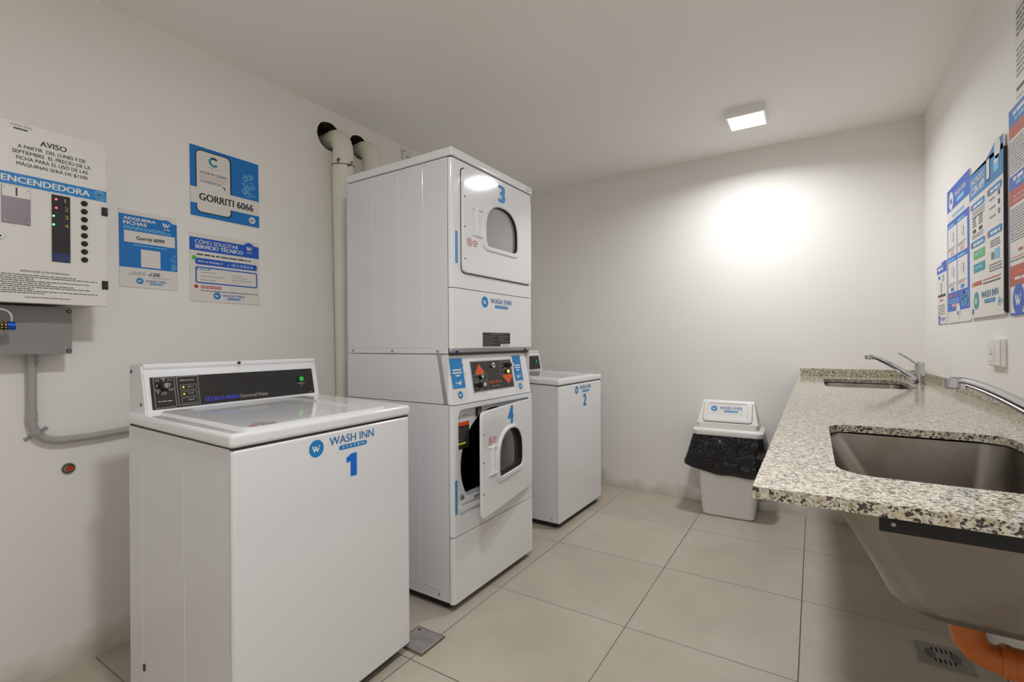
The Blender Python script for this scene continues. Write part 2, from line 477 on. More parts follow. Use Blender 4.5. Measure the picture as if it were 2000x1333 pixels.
# ------------------------------------------------------------------ printing onto surfaces
class Print:
    """flat ink laid on a surface; O lower-left corner, u right, v up, n towards the viewer; metres"""
    def __init__(s, mb, O, u, v, n, lift=0.0006):
        s.mb = mb; s.O = Vector(O); s.u = Vector(u); s.v = Vector(v); s.n = Vector(n); s.lift = lift; s.lay = 1
    def P(s, x, y, k=None):
        return s.O + s.u * x + s.v * y + s.n * (s.lift * (s.lay if k is None else k))
    def poly(s, pts, m, k=None):
        s.mb.add([s.P(x, y, k) for x, y in pts], [tuple(range(len(pts)))], m)
    def rect(s, x0, y0, x1, y1, m, r=0.0, k=None):
        s.poly(rrect(x0, x1, y0, y1, r, 4) if r else [(x0, y0), (x1, y0), (x1, y1), (x0, y1)], m, k)
    def disc(s, x, y, r, m, k=None, n=28):
        s.poly(circle(x, y, r, n), m, k)
    def ring(s, x, y, r, w, m, k=None, a0=0.0, a1=2 * PI, n=28, colours=None):
        for i in range(n):
            a, b = a0 + (a1 - a0) * i / n, a0 + (a1 - a0) * (i + 1) / n
            mm = m if not colours else colours[int(i * len(colours) / n)]
            s.mb.add([s.P(x + (r - w) * math.cos(a), y + (r - w) * math.sin(a), k), s.P(x + r * math.cos(a), y + r * math.sin(a), k),
                      s.P(x + r * math.cos(b), y + r * math.sin(b), k), s.P(x + (r - w) * math.cos(b), y + (r - w) * math.sin(b), k)], [(0, 1, 2, 3)], mm)
    def outline(s, x0, y0, x1, y1, w, m, r=0.0, k=None):
        a = rrect(x0, x1, y0, y1, max(r, 1e-4), 4); b = rrect(x0 + w, x1 - w, y0 + w, y1 - w, max(r - w, 1e-4), 4)
        n = len(a)
        s.mb.add([s.P(*q, k) for q in a] + [s.P(*q, k) for q in b], [(i, (i + 1) % n, (i + 1) % n + n, i + n) for i in range(n)], m)
    def line(s, x0, y0, x1, y1, w, m, k=None):
        d = Vector((x1 - x0, y1 - y0)); q = Vector((-d.y, d.x)).normalized() * w / 2
        s.poly([(x0 - q.x, y0 - q.y), (x1 - q.x, y1 - q.y), (x1 + q.x, y1 + q.y), (x0 + q.x, y0 + q.y)], m, k)
    def text(s, x0, y0, x1, y1, t, m, bold=0.0, k=None):
        """text fitted to the box x0..x1, y0..y1"""
        vs, fs = glyph_mesh(t, 0)
        ax = min(v[0] for v in vs); bx = max(v[0] for v in vs)
        ay = min(v[1] for v in vs); by = max(v[1] for v in vs)
        sx, sy = (x1 - x0) / (bx - ax), (y1 - y0) / (by - ay)
        sh = [(0, 0)] if bold <= 0 else [(-1, -.6), (1, -.6), (-1, .6), (1, .6), (0, 0)]
        q = bold * 1.1
        sx *= (bx - ax - 2 * q) / (bx - ax) if bold > 0 else 1
        for si, (dx, dy) in enumerate(sh):
            s.mb.add([s.P(x0 + q * sx * (1 + dx) + (v[0] - ax) * sx, y0 + (v[1] - ay) * sy + dy * q * sy * .5, (s.lay if k is None else k) + .12 * si) for v in vs], fs, m)
    def words(s, x0, y, x1, h, m, k=None, seed=0, density=0.82):
        """an unreadably small line of print: word-long dashes"""
        rn = random.Random(seed * 131 + int(y * 1e4)); x = x0
        while x < x1 - h:
            w = min(rn.uniform(1.5, 6.5) * h, x1 - x)
            s.rect(x, y, x + w, y + h, m, k=k)
            x += w + h * rn.uniform(0.5, 1.0) / max(density, .1) * 0.8
    def wlogo(s, x, y, r, bg, fg, k=None):
        k = s.lay if k is None else k
        if bg: s.disc(x, y, r, bg, k)
        L = [((-.50, .30), (-.26, -.34), .20), ((-.26, -.34), (-.04, .12), .13), ((-.14, .28), (.12, -.34), .20), ((.12, -.34), (.33, .06), .14), ((.44, .34), (.34, .12), .13)]
        for i, (a, b, w) in enumerate(L):
            s.line(x + a[0] * r, y + a[1] * r, x + b[0] * r, y + b[1] * r, w * r, fg, k + 1 + i * 0.15)
    def washinn(s, x0, y0, x1, y1, m, pill, pilltext='white_ink', k=None, small=False):
        """two-line lettering: WASH INN above a pill reading SYSTEM"""
        w, h = x1 - x0, y1 - y0
        s.text(x0, y0 + h * 0.46, x1, y1, 'WASH INN', m, 0.016, k)
        s.rect(x0 + w * 0.20, y0, x0 + w * 0.83, y0 + h * 0.32, pill, r=h * 0.15, k=k)
        kk = (s.lay if k is None else k) + 1
        s.text(x0 + w * 0.27, y0 + h * 0.08, x0 + w * 0.76, y0 + h * 0.24, 'S Y S T E M', pilltext, 0.01, kk)
    def bubbles(s, x0, y0, x1, y1, m, n=14, seed=1, rmin=.05, rmax=.16, k=None):
        rn = random.Random(seed); w = x1 - x0
        for i in range(n):
            t = rn.random(); r = w * rn.uniform(rmin, rmax)
            x = rn.uniform(x0 + r, x1 - r); y = y0 + r + (y1 - y0 - 2 * r) * t
            s.ring(x, y, r, r * 0.28, m, k, n=14)

def empty(name, loc=(0, 0, 0), rz=0.0):
    o = bpy.data.objects.new(name, None)
    o.empty_display_size = 0.1
    COL.objects.link(o)
    o.location = loc; o.rotation_euler = (0, 0, rz)
    return o
def tag(o, label, cat, group=None):
    o['label'] = label; o['category'] = cat
    if group: o['group'] = group
    return o
def struct(o):
    o['kind'] = 'structure'; return o

# ------------------------------------------------------------------ the room
H = 2.465
YB = 0.59          # back wall
XR = 1.803         # right wall
YF = -3.9          # wall behind the camera
def XL(z): return -1.0 - 0.02 * z
b = MB(); b.box(-1.3, XR + .2, YF - .15, YB + .15, -0.1, 0.0, 'floor'); struct(b.build('floor', smooth=0))
b = MB(); b.box(-1.3, XR + .2, YF - .15, YB + .15, H, H + .1, 'ceiling'); struct(b.build('ceiling', smooth=0))
b = MB(); b.box(-1.2, XR + .15, YB, YB + .15, 0, H, 'wall'); struct(b.build('wall_back', smooth=0))
b = MB(); b.box(XR, XR + .15, YF, YB, 0, H, 'wall'); struct(b.build('wall_right', smooth=0))
b = MB(); b.box(-1.2, XR + .15, YF - .15, YF, 0, H, 'wall'); struct(b.build('wall_front', smooth=0))
# left wall with the two rough round duct openings
HOLES = [((-1.335, 2.315), 0.079), ((-1.128, 2.325), 0.070)]
b = MB()
YS = -1.238
for (y0, y1), (c, r) in zip(((YF, YS), (YS, YB)), HOLES):
    rn = random.Random(3)
    hole = circle(c[0], c[1], r, 40)
    hole = [(c[0] + (q[0] - c[0]) * (1 + rn.uniform(-.02, .03)), c[1] + (q[1] - c[1]) * (1 + rn.uniform(-.02, .03))) for q in hole]
    rect = [(y0, 0), (y1, 0), (y1, H), (y0, H)]
    inn = polar_corner(hole, c, 48, rect); out = polar_corner(rect, c, 48, rect)
    n = len(inn)
    vs = [(XL(q[1]), q[0], q[1]) for q in out] + [(XL(q[1]), q[0], q[1]) for q in inn]
    b.add(vs, [(i, (i + 1) % n, (i + 1) % n + n, i + n) for i in range(n)], 'wall')
    vs = [(XL(q[1]), q[0], q[1]) for q in inn] + [(XL(q[1]) - .13, q[0], q[1]) for q in inn]
    b.add(vs, [(i, (i + 1) % n, (i + 1) % n + n, i + n) for i in range(n)] + [tuple(range(n, 2 * n))], 'brick')
b.box(-1.3, -1.2, YF, YB, 0, H, 'wall')
struct(b.build('wall_left', smooth=0))

# ------------------------------------------------------------------ ceiling lamps
def lamp(loc, label):
    t = empty('ceiling_lamp', (loc[0], loc[1], H))
    tag(t, label, 'ceiling light', 'square ceiling lamps')
    b = MB()
    o, i_, d = .105, .092, .042
    outer = rrect(-o, o, -o, o, .006, 3); inner = rrect(-i_, i_, -i_, i_, .003, 3); n = len(outer)
    b.loft([[(x, y, 0) for x, y in outer], [(x, y, -d) for x, y in outer], [(x, y, -d) for x, y in inner], [(x, y, -d + .004) for x, y in inner]], 'lamp_frame', cap0=True, cap1=False)
    b.build('lamp_frame', t)
    b = MB(); b.box(-i_ + .0005, i_ - .0005, -i_ + .0005, i_ - .0005, -d + .003, -d + .0045, 'led_panel'); b.build('diffuser', t, 0)
lamp(LAMP_FAR, 'lit square white ceiling lamp in front of the back wall')
lamp(LAMP_NEAR, 'square white ceiling lamp above the near end of the room, out of the picture')

# ------------------------------------------------------------------ washing machines
FR = dict(u=(1, 0, 0), v=(0, 0, 1), n=(0, -1, 0))
def side_ribs(b, x, ys, z0, z1, m):
    for y in ys:
        b.box(x - .0007, x + .001, y - .006, y + .006, z0, z1, m, .0006, 1)
def washer(x, y, th, number, label, full):
    w, d = .660, .565
    zt, ztb, zl, zlb = .881, .9045, .9216, .941
    t = empty('washing_machine', (x, y, 0), PI / 2 + th)
    tag(t, label, 'washing machine')
    # cabinet: sides and back wrap, separate front panel
    b = MB()
    b.hexa([(.002, .016, .035), (w - .002, .016, .035), (w - .002, d - .004, .035), (.002, d - .004, .035),
            (.002, .016, zt), (w - .002, .016, zt), (w - .002, d - .004, ztb - .003), (.002, d - .004, ztb - .003)], 'enamel_side', .004)
    side_ribs(b, .002, (.243, .482), .07, .80, 'enamel_side')
    b.box(-.0002, .003, .05, .50, .075, .079, 'enamel_side')
    b.box(-.001, .003, .463, .471, .165, .185, 'seam'); b.box(.0012, .003, .04, .54, .080, .083, 'enamel_side')
    b.build('cabinet', t)
    b = MB(); b.box(0, w, -.0, .018, .033, zt - .002, 'enamel', .009, 4); b.build('front_panel', t)
    b = MB(); b.cyl((.004, .055, .056), (-.001, .055, .056), .005, 'galv', 12); b.build('side_screw', t)
    b = MB(); b.box(.02, w - .02, .030, d - .02, .008, .036, 'dark'); b.box(.004, w - .004, .002, .03, .0335, .037, 'dark'); b.build('base', t, 0)
    for fx in (.05, w - .05):
        for fy in (.06, d - .06):
            b = MB(); b.cyl((fx, fy, 0), (fx, fy, .012), .02, 'dark'); b.build('foot', t)
    # top deck with recessed lid area
    b = MB()
    o = .006
    lo = [(-.006 + 0, -.004), (w + .004, -.004), (w + .004, d), (-.006, d)]
    def zt_at(yy): return zl + (zlb - zl) * yy / d
    def zb_at(yy): return zt + .003 + (ztb - zt) * yy / d
    b.hexa([(q[0], q[1], zb_at(q[1])) for q in lo] + [(q[0], q[1], zt_at(q[1])) for q in lo], 'enamel', .011, 4)
    b.hexa([(.004, .004, zt - .004), (w - .004, .004, zt - .004), (w - .004, d - .01, ztb - .006), (.004, d - .01, ztb - .006),
            (.004, .004, zt + .006), (w - .004, .004, zt + .006), (w - .004, d - .01, ztb + .004), (.004, d - .01, ztb + .004)], 'seam')
    b.build('top_deck', t)
    b = MB()
    lx0, lx1, ly0, ly1 = .045, .560, .012, .470
    outer = rrect(lx0, lx1, ly0, ly1, .02, 5); o2 = rrect(lx0 + .004, lx1 - .004, ly0 + .004, ly1 - .004, .018, 5)
    inner = rrect(.112, .500, .058, .452, .03, 5); i2 = rrect(.120, .492, .066, .444, .024, 5)
    def R(pl, dz): return [(q[0], q[1], zt_at(q[1]) + dz) for q in pl]
    b.loft([R(outer, -.001), R(outer, .004), R(o2, .0065), R(inner, .0065), R(i2, .0012)], 'enamel', cap0=False, cap1=True)
    b.build('lid', t)
    b = MB(); pr = Print(b, (0, 0, 0), (1, 0, 0), (0, 1, 0), (0, 0, 1))
    zz = zt_at(.03) + .0072
    pr.O = Vector((.045, .015, zz)); pr.v = Vector((0, 1, .034)).normalized()
    pr.ring(.03, .016, .011, .003, 'red'); pr.line(.022, .008, .038, .024, .003, 'red')
    for i in range(3): pr.words(.048, .007 + i * .007, .095, .0036, 'ink' if i != 1 else 'red', seed=i)
    b.build('warning_sticker', t, 0)
    # console
    c0, c1 = .015, .647
    b = MB()
    prof = [(.480, zlb - .006), (.5045, 1.0585), (.5065, 1.0655), (.5125, 1.0675), (.5145, 1.072), (.509, 1.0765), (.5065, 1.083), (.510, 1.0905), (.520, 1.0925), (.586, 1.087), (.586, zlb - .002)]
    b.prism(prof, 'x', c0 + .006, c1 - .006, 'enamel')
    inner = [(.484, zlb - .006), (.510, 1.064), (.516, 1.084), (.584, 1.084), (.584, zlb - .002)]
    b.prism(inner, 'x', c0, c0 + .007, 'enamel_side'); b.prism(inner, 'x', c1 - .007, c1, 'enamel_side')
    b.box(c0 - .002, c0 + .001, .570, .576, 1.062, 1.072, 'seam'); b.box(c0 - .002, c0 + .001, .508, .513, .962, .970, 'seam')
    b.build('console', t, 50)
    # control panel on the sloped face: origin lower left, v up the slope
    p0 = Vector((0, .480, zlb - .006)); p1 = Vector((0, .5045, 1.0585)); sl = (p1 - p0); L = sl.length; vv = sl.normalized(); nn = Vector((0, -vv.z, vv.y))
    b = MB()
    x0, x1, s0, s1 = .034, .622, .014, .1155
    base = p0 + nn * .0002
    def Q(xx, ss, h=0): return base + Vector((xx, 0, 0)) + vv * ss + nn * h
    b.hexa([Q(x0, s0), Q(x1, s0), Q(x1, s1), Q(x0, s1), Q(x0, s0, .002), Q(x1, s0, .002), Q(x1, s1, .002), Q(x0, s1, .002)], 'black')
    pr = Print(b, Q(0, 0, .0022), (1, 0, 0), vv, nn, .0004)
    S = lambda f: s0 + (s1 - s0) * f
    pr.outline(x0 + .008, S(.03), x0 + .068, S(.97), .0012, 'panel_grey')
    pr.outline(x0 + .074, S(.05), x0 + .140, S(.98), .0012, 'panel_grey')
    pr.rect(x0 + .010, S(.60), x0 + .066, S(.615), 'panel_grey')
    for a, q in ((.013, .88), (.03, .93), (.048, .88), (.013, .55), (.03, .50), (.050, .55), (.028, .44)): pr.words(x0 + a, S(q), x0 + a + .012, .0022, 'panel_grey', seed=int(a * 999))
    for a, q in ((.016, .70), (.036, .86), (.054, .72), (.018, .48), (.040, .46)): pr.rect(x0 + a, S(q), x0 + a + .002, S(q) + .006, 'white_ink')
    pr.words(x0 + .016, S(.22), x0 + .060, .0026, 'panel_grey', seed=5)
    pr.words(x0 + .084, S(.84), x0 + .126, .0026, 'panel_grey', seed=6)
    for i in range(3):
        q = S(.54 - .22 * i)
        pr.outline(x0 + .084, q, x0 + .133, q + S(.17) - S(0), .0008, 'panel_grey')
        pr.words(x0 + .104, q + .009, x0 + .122, .0022, 'panel_grey', seed=i + 8)
        if i < 2: pr.disc(x0 + .093, q + .009, .0028, 'led_yellow')
    pr.text(x0 + .157, S(.10), x0 + .272, S(.235), 'ECON-O-WASH', 'lilac_print', 0.03)
    pr.text(x0 + .276, S(.10), x0 + .383, S(.225), 'Commercial Washer', 'panel_grey')
    pr.words(x0 + .516, S(.42), x0 + .545, .0028, 'panel_grey', seed=3); pr.words(x0 + .526, S(.34), x0 + .536, .0022, 'panel_grey', seed=4)
    pr.words(x0 + .565, S(.05), x0 + .580, .0016, 'panel_grey', seed=9)
    cp = b.build('control_panel', t, 0)
    b = MB(); a = Q(x0 + .036, S(.70), .002); b.cyl(a, a + nn * .012, .0135, 'dark', 20); b.cyl(a + nn * .012, a + nn * .024, .010, 'chrome', 20, .0085)
    b.box(a.x - .002, a.x + .002, a.y - .029, a.y - .022, a.z - .006, a.z + .012, 'chrome', .001)
    b.build('selector_knob', cp)
    b = MB(); a = Q(x0 + .530, S(.60), .002)
    for hw, m_, h0, h1 in ((.0125, 'dark', 0, .004), (.0085, 'green_button', .004, .008)):
        P8 = [a + Vector((sx * hw, 0, 0)) + vv * (sy * hw) + nn * h for h in (h0, h1) for sx, sy in ((-1, -1), (1, -1), (1, 1), (-1, 1))]
        b.hexa(P8, m_, .001)
    b.build('start_button', cp)
    b = MB(); b.cyl((.319, .507, 1.0835), (.319, .502, 1.0845), .0052, 'dark', 14); b.build('console_screw', t)
    # front decals
    b = MB(); pr = Print(b, (0, -.0003, 0), lift=.0003, **FR)
    pr.wlogo(.252, .837, .026, 'blue', 'white_ink')
    pr.washinn(.299, .8145, .482, .861, 'blue_text', 'blue')
    b.build('logo_sticker', t, 0)
    b = MB(); pr = Print(b, (0, -.0003, 0), lift=.0003, **FR)
    if number == '1':
        pr.poly([(.381, .722), (.407, .722), (.407, .796), (.385, .796), (.364, .785), (.366, .768), (.381, .773)], 'blue_deep')
    else:
        pr.text(.350, .724, .412, .800, '2', 'blue', 0.06)
    b.build('number_sticker', t, 0)
    return t
washer(-.002, -2.427, .0414, '1', 'white top-loading washing machine numbered 1, nearest in the room, under the wall signs', True)
washer(-.072, -.44, -.018, '2', 'white top-loading washing machine numbered 2, behind the stacked dryer by the back wall', True)

# ------------------------------------------------------------------ stacked dryer
DW, DD = .675, .673
def door(parent, x_h, z0, z1, glassmat, number, angle, left):
    """a dryer door hinged on its right edge; local frame: hinge line at x=0, leaf runs to -w"""
    wd = .582
    t = MB()
    piv = empty('door', (x_h, -.002, 0)); piv.parent = parent
    return piv
def build_dryer():
    t = empty('stacked_dryer', (-.045, -1.493, 0), PI / 2 - .009)
    tag(t, 'tall white stacked double dryer with doors numbered 3 and 4', 'dryer')
    w, d = DW, DD
    # carcass (open to the front)
    b = MB()
    for z0, z1 in ((.04, 1.1015), (1.1045, 1.945)):
        b.box(0, .004, .0225, d, z0, z1, 'enamel_side', .0015, 1)
        b.box(w - .004, w, .020, d, z0, z1, 'enamel_side', .0015, 1)
        b.box(0, w, d - .004, d, z0, z1, 'enamel_side')
        b.box(.004, w - .004, .05, d - .004, z0, z0 + .004, 'seam')
        b.box(.004, w - .004, .05, d - .004, z1 - .004, z1, 'seam')
    b.build('cabinet', t)
    b = MB()
    side_ribs(b, .0, (.17, .32, .49), 1.16, 1.92, 'enamel_side')
    side_ribs(b, .0, (.20, .45), .10, .86, 'enamel_side')
    b.box(-.0012, .002, .10, .655, 1.131, 1.134, 'enamel_side'); b.box(-.0012, .002, .06, .655, .088, .091, 'enamel_side')
    b.box(-.0008, .002, .02, d, .886, .8885, 'seam')
    b.build('side_ribbing', t)
    for yy, zz in ((.63, 1.117), (.356, 1.116), (.081, 1.115), (.08, .065)):
        b = MB(); b.cyl((.001, yy, zz), (-.003, yy, zz), .006, 'galv', 12); b.build('side_screw', t)
    # top cap
    b = MB(); b.box(-.002, w + .002, -.004, d + .002, 1.949, 1.988, 'enamel', .008, 3); b.box(.01, w - .01, .006, d - .01, 1.94, 1.951, 'seam')
    pr = Print(b, (0, -.0042, 0), lift=.0002, **FR)
    pr.outline(.612, 1.960, .626, 1.974, .0015, 'ink_grey', .006); pr.outline(.630, 1.960, .644, 1.974, .0015, 'ink_grey', .006); pr.words(.612, 1.958, .650, .002, 'ink_grey')
    b.build('top_cap', t)
    # --- front shells. profile of front pieces: rounded left/right vertical corners
    def front_outline(r=.018, y1=.0195):
        out = []
        for k in range(6):
            a = PI + PI / 2 * k / 5
            out.append((r + r * math.cos(a), r + r * math.sin(a)))
        for k in range(6):
            a = -PI / 2 + PI / 2 * k / 5
            out.append((w - r + r * math.cos(a), r + r * math.sin(a)))
        out += [(w, y1), (0, y1)]
        return out
    def plain_front(name, z0, z1):
        b = MB(); b.prism(front_outline(), 'z', z0, z1, 'enamel'); return b.build(name, t)
    # upper door surround and access panel
    for za, zb_ in ((1.107, 1.943), (.05, .880)):
        b = MB(); b.box(.0010, .006, .0185, .0230, za, zb_, 'seam'); b.build('panel_gap', t, 0)
    plain_front('upper_front', 1.3895, 1.9425)
    plain_front('access_panel', 1.128, 1.3865)
    plain_front('lower_base_panel', .036, .3185)
    for y_, za, zb_ in ((.022, 1.385, 1.392), (.010, 1.94, 1.95), (.010, .316, .325), (.012, .878, .887), (.022, 1.10, 1.106)):
        b = MB(); b.box(.006, w - .006, y_, .05, za, zb_, 'seam'); b.build('panel_gap', t, 0)
    b = MB()
    b.prism([(.0, 1.1275), (.030, 1.1045), (.05, 1.1045), (.05, 1.1275)], 'x', .003, w - .003, 'enamel_side')
    b.cyl((.05, .018, 1.114), (.05, .010, 1.112), .005, 'blue_metal', 12)
    b.cyl((.62, .018, 1.114), (.62, .010, 1.112), .005, 'dark', 12)
    b.build('kick_strip', t)
    b = MB(); b.box(.02, w - .03, .035, d - .03, .012, .045, 'dark'); b.build('plinth', t, 0)
    for fx in (.05, w - .05):
        for fy in (.07, d - .07):
            b = MB(); b.cyl((fx, fy, 0), (fx, fy, .014), .02, 'dark'); b.build('foot', t)
    # console between the two dryers (sloping)
    b = MB()
    P0, P1 = (.002, .8855), (.040, 1.096)
    secs = []
    for f in (0, 1):
        yo, zo = (P0, P1)[f]
        r = .022
        ring = []
        for k in range(6):
            a = PI + PI / 2 * k / 5
            ring.append((r + r * math.cos(a), yo + r + r * math.sin(a), zo))
        for k in range(6):
            a = -PI / 2 + PI / 2 * k / 5
            ring.append((w - r + r * math.cos(a), yo + r + r * math.sin(a), zo))
        ring += [(w, yo + .045, zo), (0, yo + .045, zo)]
        secs.append(ring)
    b.loft(secs, 'enamel')
    b.box(.0, w, .05, .09, 1.094, 1.1015, 'enamel')
    con = b.build('console', t)
    vv = Vector((0, P1[0] - P0[0], P1[1] - P0[1])).normalized(); nn = Vector((0, -vv.z, vv.y)); O = Vector((0, P0[0], P0[1]))
    def Q(xx, ss, h=0): return O + Vector((xx, 0, 0)) + vv * ss + nn * h
    b = MB()
    x0, x1, s0, s1 = .165, .500, .044, .180
    b.hexa([Q(x0, s0), Q(x1, s0), Q(x1, s1), Q(x0, s1), Q(x0, s0, .0015), Q(x1, s0, .0015), Q(x1, s1, .0015), Q(x0, s1, .0015)], 'black')
    pr = Print(b, Q(x0, s0, .0018), (1, 0, 0), vv, nn, .0004)
    w2, h2 = x1 - x0, s1 - s0
    pr.outline(-.004, -.004, w2 + .004, h2 + .004, .003, 'galv')
    pr.poly([(w2 * .07, h2 * .60), (w2 * .10, h2 * .56), (w2 * .26, h2 * .56), (w2 * .29, h2 * .62), (w2 * .18, h2 * .93)], 'orange')
    pr.poly([(w2 * .74, h2 * .47), (w2 * .98, h2 * .47), (w2 * .99, h2 * .38), (w2 * .87, h2 * .12), (w2 * .73, h2 * .40)], 'orange')
    pr.outline(w2 * .02, h2 * .33, w2 * .33, h2 * .555, .0012, 'panel_grey'); pr.line(w2 * .33, h2 * .33, w2 * .33, 0, .0012, 'panel_grey')
    pr.line(w2 * .68, h2 * .99, w2 * .68, h2 * .50, .0012, 'panel_grey'); pr.line(w2 * .68, h2 * .66, w2 * .98, h2 * .66, .0012, 'panel_grey'); pr.line(w2 * .68, h2 * .48, w2 * .76, h2 * .48, .0012, 'panel_grey')
    for a, q in ((.04, .28), (.14, .28), (.03, .10), (.12, .04), (.05, .40), (.72, .93), (.85, .93), (.80, .70), (.70, .78)): pr.words(w2 * a, h2 * q, w2 * a + .028, .0024, 'panel_grey', seed=int(a * 99))
    pr.text(w2 * .37, h2 * .19, w2 * .68, h2 * .31, 'Speed Queen', 'orange', .02)
    pr.text(w2 * .41, h2 * .07, w2 * .64, h2 * .14, 'Commercial Dryer', 'panel_grey')
    cp = b.build('control_panel', con, 0)
    for a, q, rr, ln in ((.13, .20, .011, .030), (.90, .80, .011, .030)):
        b = MB(); c = Q(x0 + w2 * a, s0 + h2 * q, .0015)
        b.cyl(c, c + nn * .008, rr * 1.3, 'dark', 18); b.cyl(c + nn * .008, c + nn * ln, rr * .9, 'dark', 16, rr * .8); b.cyl(c + nn * ln, c + nn * (ln + .005), rr * .85, 'chrome', 16)
        b.build('selector_knob', cp)
    for a, q, m_ in ((.19, .47, 'chrome'), (.86, .57, 'led_yellow')):
        b = MB(); c = Q(x0 + w2 * a, s0 + h2 * q, .0015); b.cyl(c, c + nn * .006, .010, 'dark', 16); b.cyl(c + nn * .006, c + nn * .013, .0075, m_, 16); b.build('push_button', cp)
    b = MB(); c = Q(x0 + w2 * .50, s0 + h2 * .84, .0015); b.cyl(c, c + nn * .010, .013, 'chrome', 18)
    b.cyl(c + nn * .010, c + nn * .0105, .006, 'dark', 12); b.build('key_lock', cp)
    for nm, x0, x1, s0, s1, dirn in (('instruction_sticker', .020, .108, .066, .200, 1), ('instruction_sticker', .522, .600, .066, .200, -1)):
        b = MB(); pr = Print(b, Q(x0, s0 - .045, .0003), (1, 0, 0), vv, nn, .0003)
        ww, hh = x1 - x0, s1 - s0 + .045
        pr.rect(-.006, -.01, ww + .006, hh + .003, 'board', k=.5)
        pr.rect(0, .047, ww, hh, 'blue')
        for i, (a, bb) in enumerate(((.16, .84), (.14, .86), (.34, .68))): pr.rect(ww * a, hh * .70 - i * .0125, ww * bb, hh * .70 - i * .0125 + .0062, 'white_ink', k=2)
        cy = .070; cx = ww * .52
        pr.line(cx - .018 * dirn, cy, cx + .010 * dirn, cy, .005, 'white_ink', 2)
        pr.poly([(cx + .018 * dirn, cy), (cx + .004 * dirn, cy + .013 * dirn), (cx + .004 * dirn, cy - .013 * dirn)], 'white_ink', 2.2)
        pr.bubbles(ww * .02, .049, ww * .98, .088, 'blue_light', 16, 4, .02, .06, k=1.6)
        pr.wlogo(ww * .5, .018, .017, 'blue', 'white_ink', k=1.5)
        b.build(nm, con, 0)
    for xx, ss in ((.010, .17), (.112, .17), (.018, .13), (.118, .13)):
        b = MB(); c = Q(xx, ss, .0003); b.cyl(c - nn * .001, c + nn * .0012, .0028, 'brick_red', 10); b.build('rivet', con)
    # lower door surround with opening
    b = MB()
    z0, z1 = .3225, .8825
    op = rrect(.037, .642, .392, .862, .028, 6)
    c = ((.037 + .642) / 2, (.392 + .862) / 2)
    orect = [(0, z0), (w, z0), (w, z1), (0, z1)]
    r = .018
    outl = polar_corner([(r, z0), (w - r, z0), (w - r, z1), (r, z1)], c, 72, [(r, z0), (w - r, z0), (w - r, z1), (r, z1)])
    inn = polar_corner(op, c, 72, [(r, z0), (w - r, z0), (w - r, z1), (r, z1)])
    n = len(inn)
    b.loft([[(q[0], 0, q[1]) for q in outl], [(q[0], 0, q[1]) for q in inn], [(q[0], .005, q[1]) for q in inn], [(q[0], .030, q[1]) for q in inn]], 'enamel', cap0=False, cap1=False)
    for sgn, xc, a0 in ((1, r, PI), (-1, w - r, 1.5 * PI)):
        pts = [(xc + r * math.cos(a0 + PI / 2 * k / 5), r + r * math.sin(a0 + PI / 2 * k / 5)) for k in range(6)]
        vs = [(q[0], q[1], z) for z in (z0, z1) for q in pts]
        b.add(vs, [(k, k + 1, k + 7, k + 6) for k in range(5)], 'enamel')
    b.add([(0, r, z0), (0, .02, z0), (0, .02, z1), (0, r, z1)], [(0, 1, 2, 3)], 'enamel')
    b.add([(0, r, z1), (r, 0, z1), (w - r, 0, z1), (w, r, z1), (w, .02, z1), (0, .02, z1)], [(0, 1, 2, 3, 4, 5)], 'enamel')
    b.add([(0, r, z0), (r, 0, z0), (w - r, 0, z0), (w, r, z0), (w, .02, z0), (0, .02, z0)], [(5, 4, 3, 2, 1, 0)], 'enamel')
    b.build('lower_front', t)
    # bulkhead with drum opening (round, flat-bottomed)
    b = MB()
    cx, cz, rr = .345, .600, .257
    hole = [(cx + rr * math.cos(a), max(.463, cz + rr * .93 * math.sin(a))) for a in [2 * PI * k / 96 for k in range(96)]]
    rect = [(.034, .389), (.645, .389), (.645, .865), (.034, .865)]
    cc = (cx, .62)
    inn = polar_corner(hole, cc, 96, rect); outl = polar_corner(rect, cc, 96, rect)
    b.loft([[(q[0], .030, q[1]) for q in outl], [(q[0], .030, q[1]) for q in inn], [(q[0] * .985 + .005, .038, q[1]) for q in inn], [(q[0] * .98 + .0065, .07, q[1]) for q in inn]], 'enamel', cap0=False, cap1=False)
    b.box(.09, .50, .020, .0305, .440, .458, 'enamel', .004)
    b.box(.05, .30, .018, .031, .405, .430, 'enamel', .006)
    b.cyl((.092, .031, .468), (.092, .021, .468), .011, 'galv', 14); b.cyl((.092, .021, .468), (.092, .019, .468), .004, 'dark', 8)
    b.box(.17, .26, .016, .0305, .446, .456, 'dirty')
    b.build('bulkhead', t)
    b = MB()
    dr = [(.345 + .275 * math.cos(2 * PI * k / 48), .60 + .262 * math.sin(2 * PI * k / 48)) for k in range(48)]
    b.loft([[(q[0], .072, q[1]) for q in dr], [(q[0], .56, q[1]) for q in dr]], 'drum', cap0=False, cap1=True)
    for a in (0.3, 2.4, 4.5):
        ca, sa = math.cos(a), math.sin(a)
        x_, z_ = .345 + .235 * ca, .60 + .225 * sa
        b.tube([(x_, .075, z_), (x_, .55, z_)], .03, 'drum', 10)
    b.build('drum', t)
    b = MB(); b.box(.200, .238, .022, .0302, .812, .852, 'ink', .001); b.box(.208, .230, .019, .023, .818, .846, 'lilac_metal', .001); b.build('door_latch', t)
    b = MB(); pr = Print(b, (0, .0295, 0), lift=.0004, **FR)
    pr.rect(.05, .68, .150, .800, 'ink'); pr.rect(.05, .782, .150, .800, 'orange', k=2); pr.rect(.05, .700, .125, .709, 'yellow', k=2)
    for i in range(6): pr.words(.056, .768 - i * .010, .145 - i * .006, .0035, 'ink_grey', seed=i, k=2)
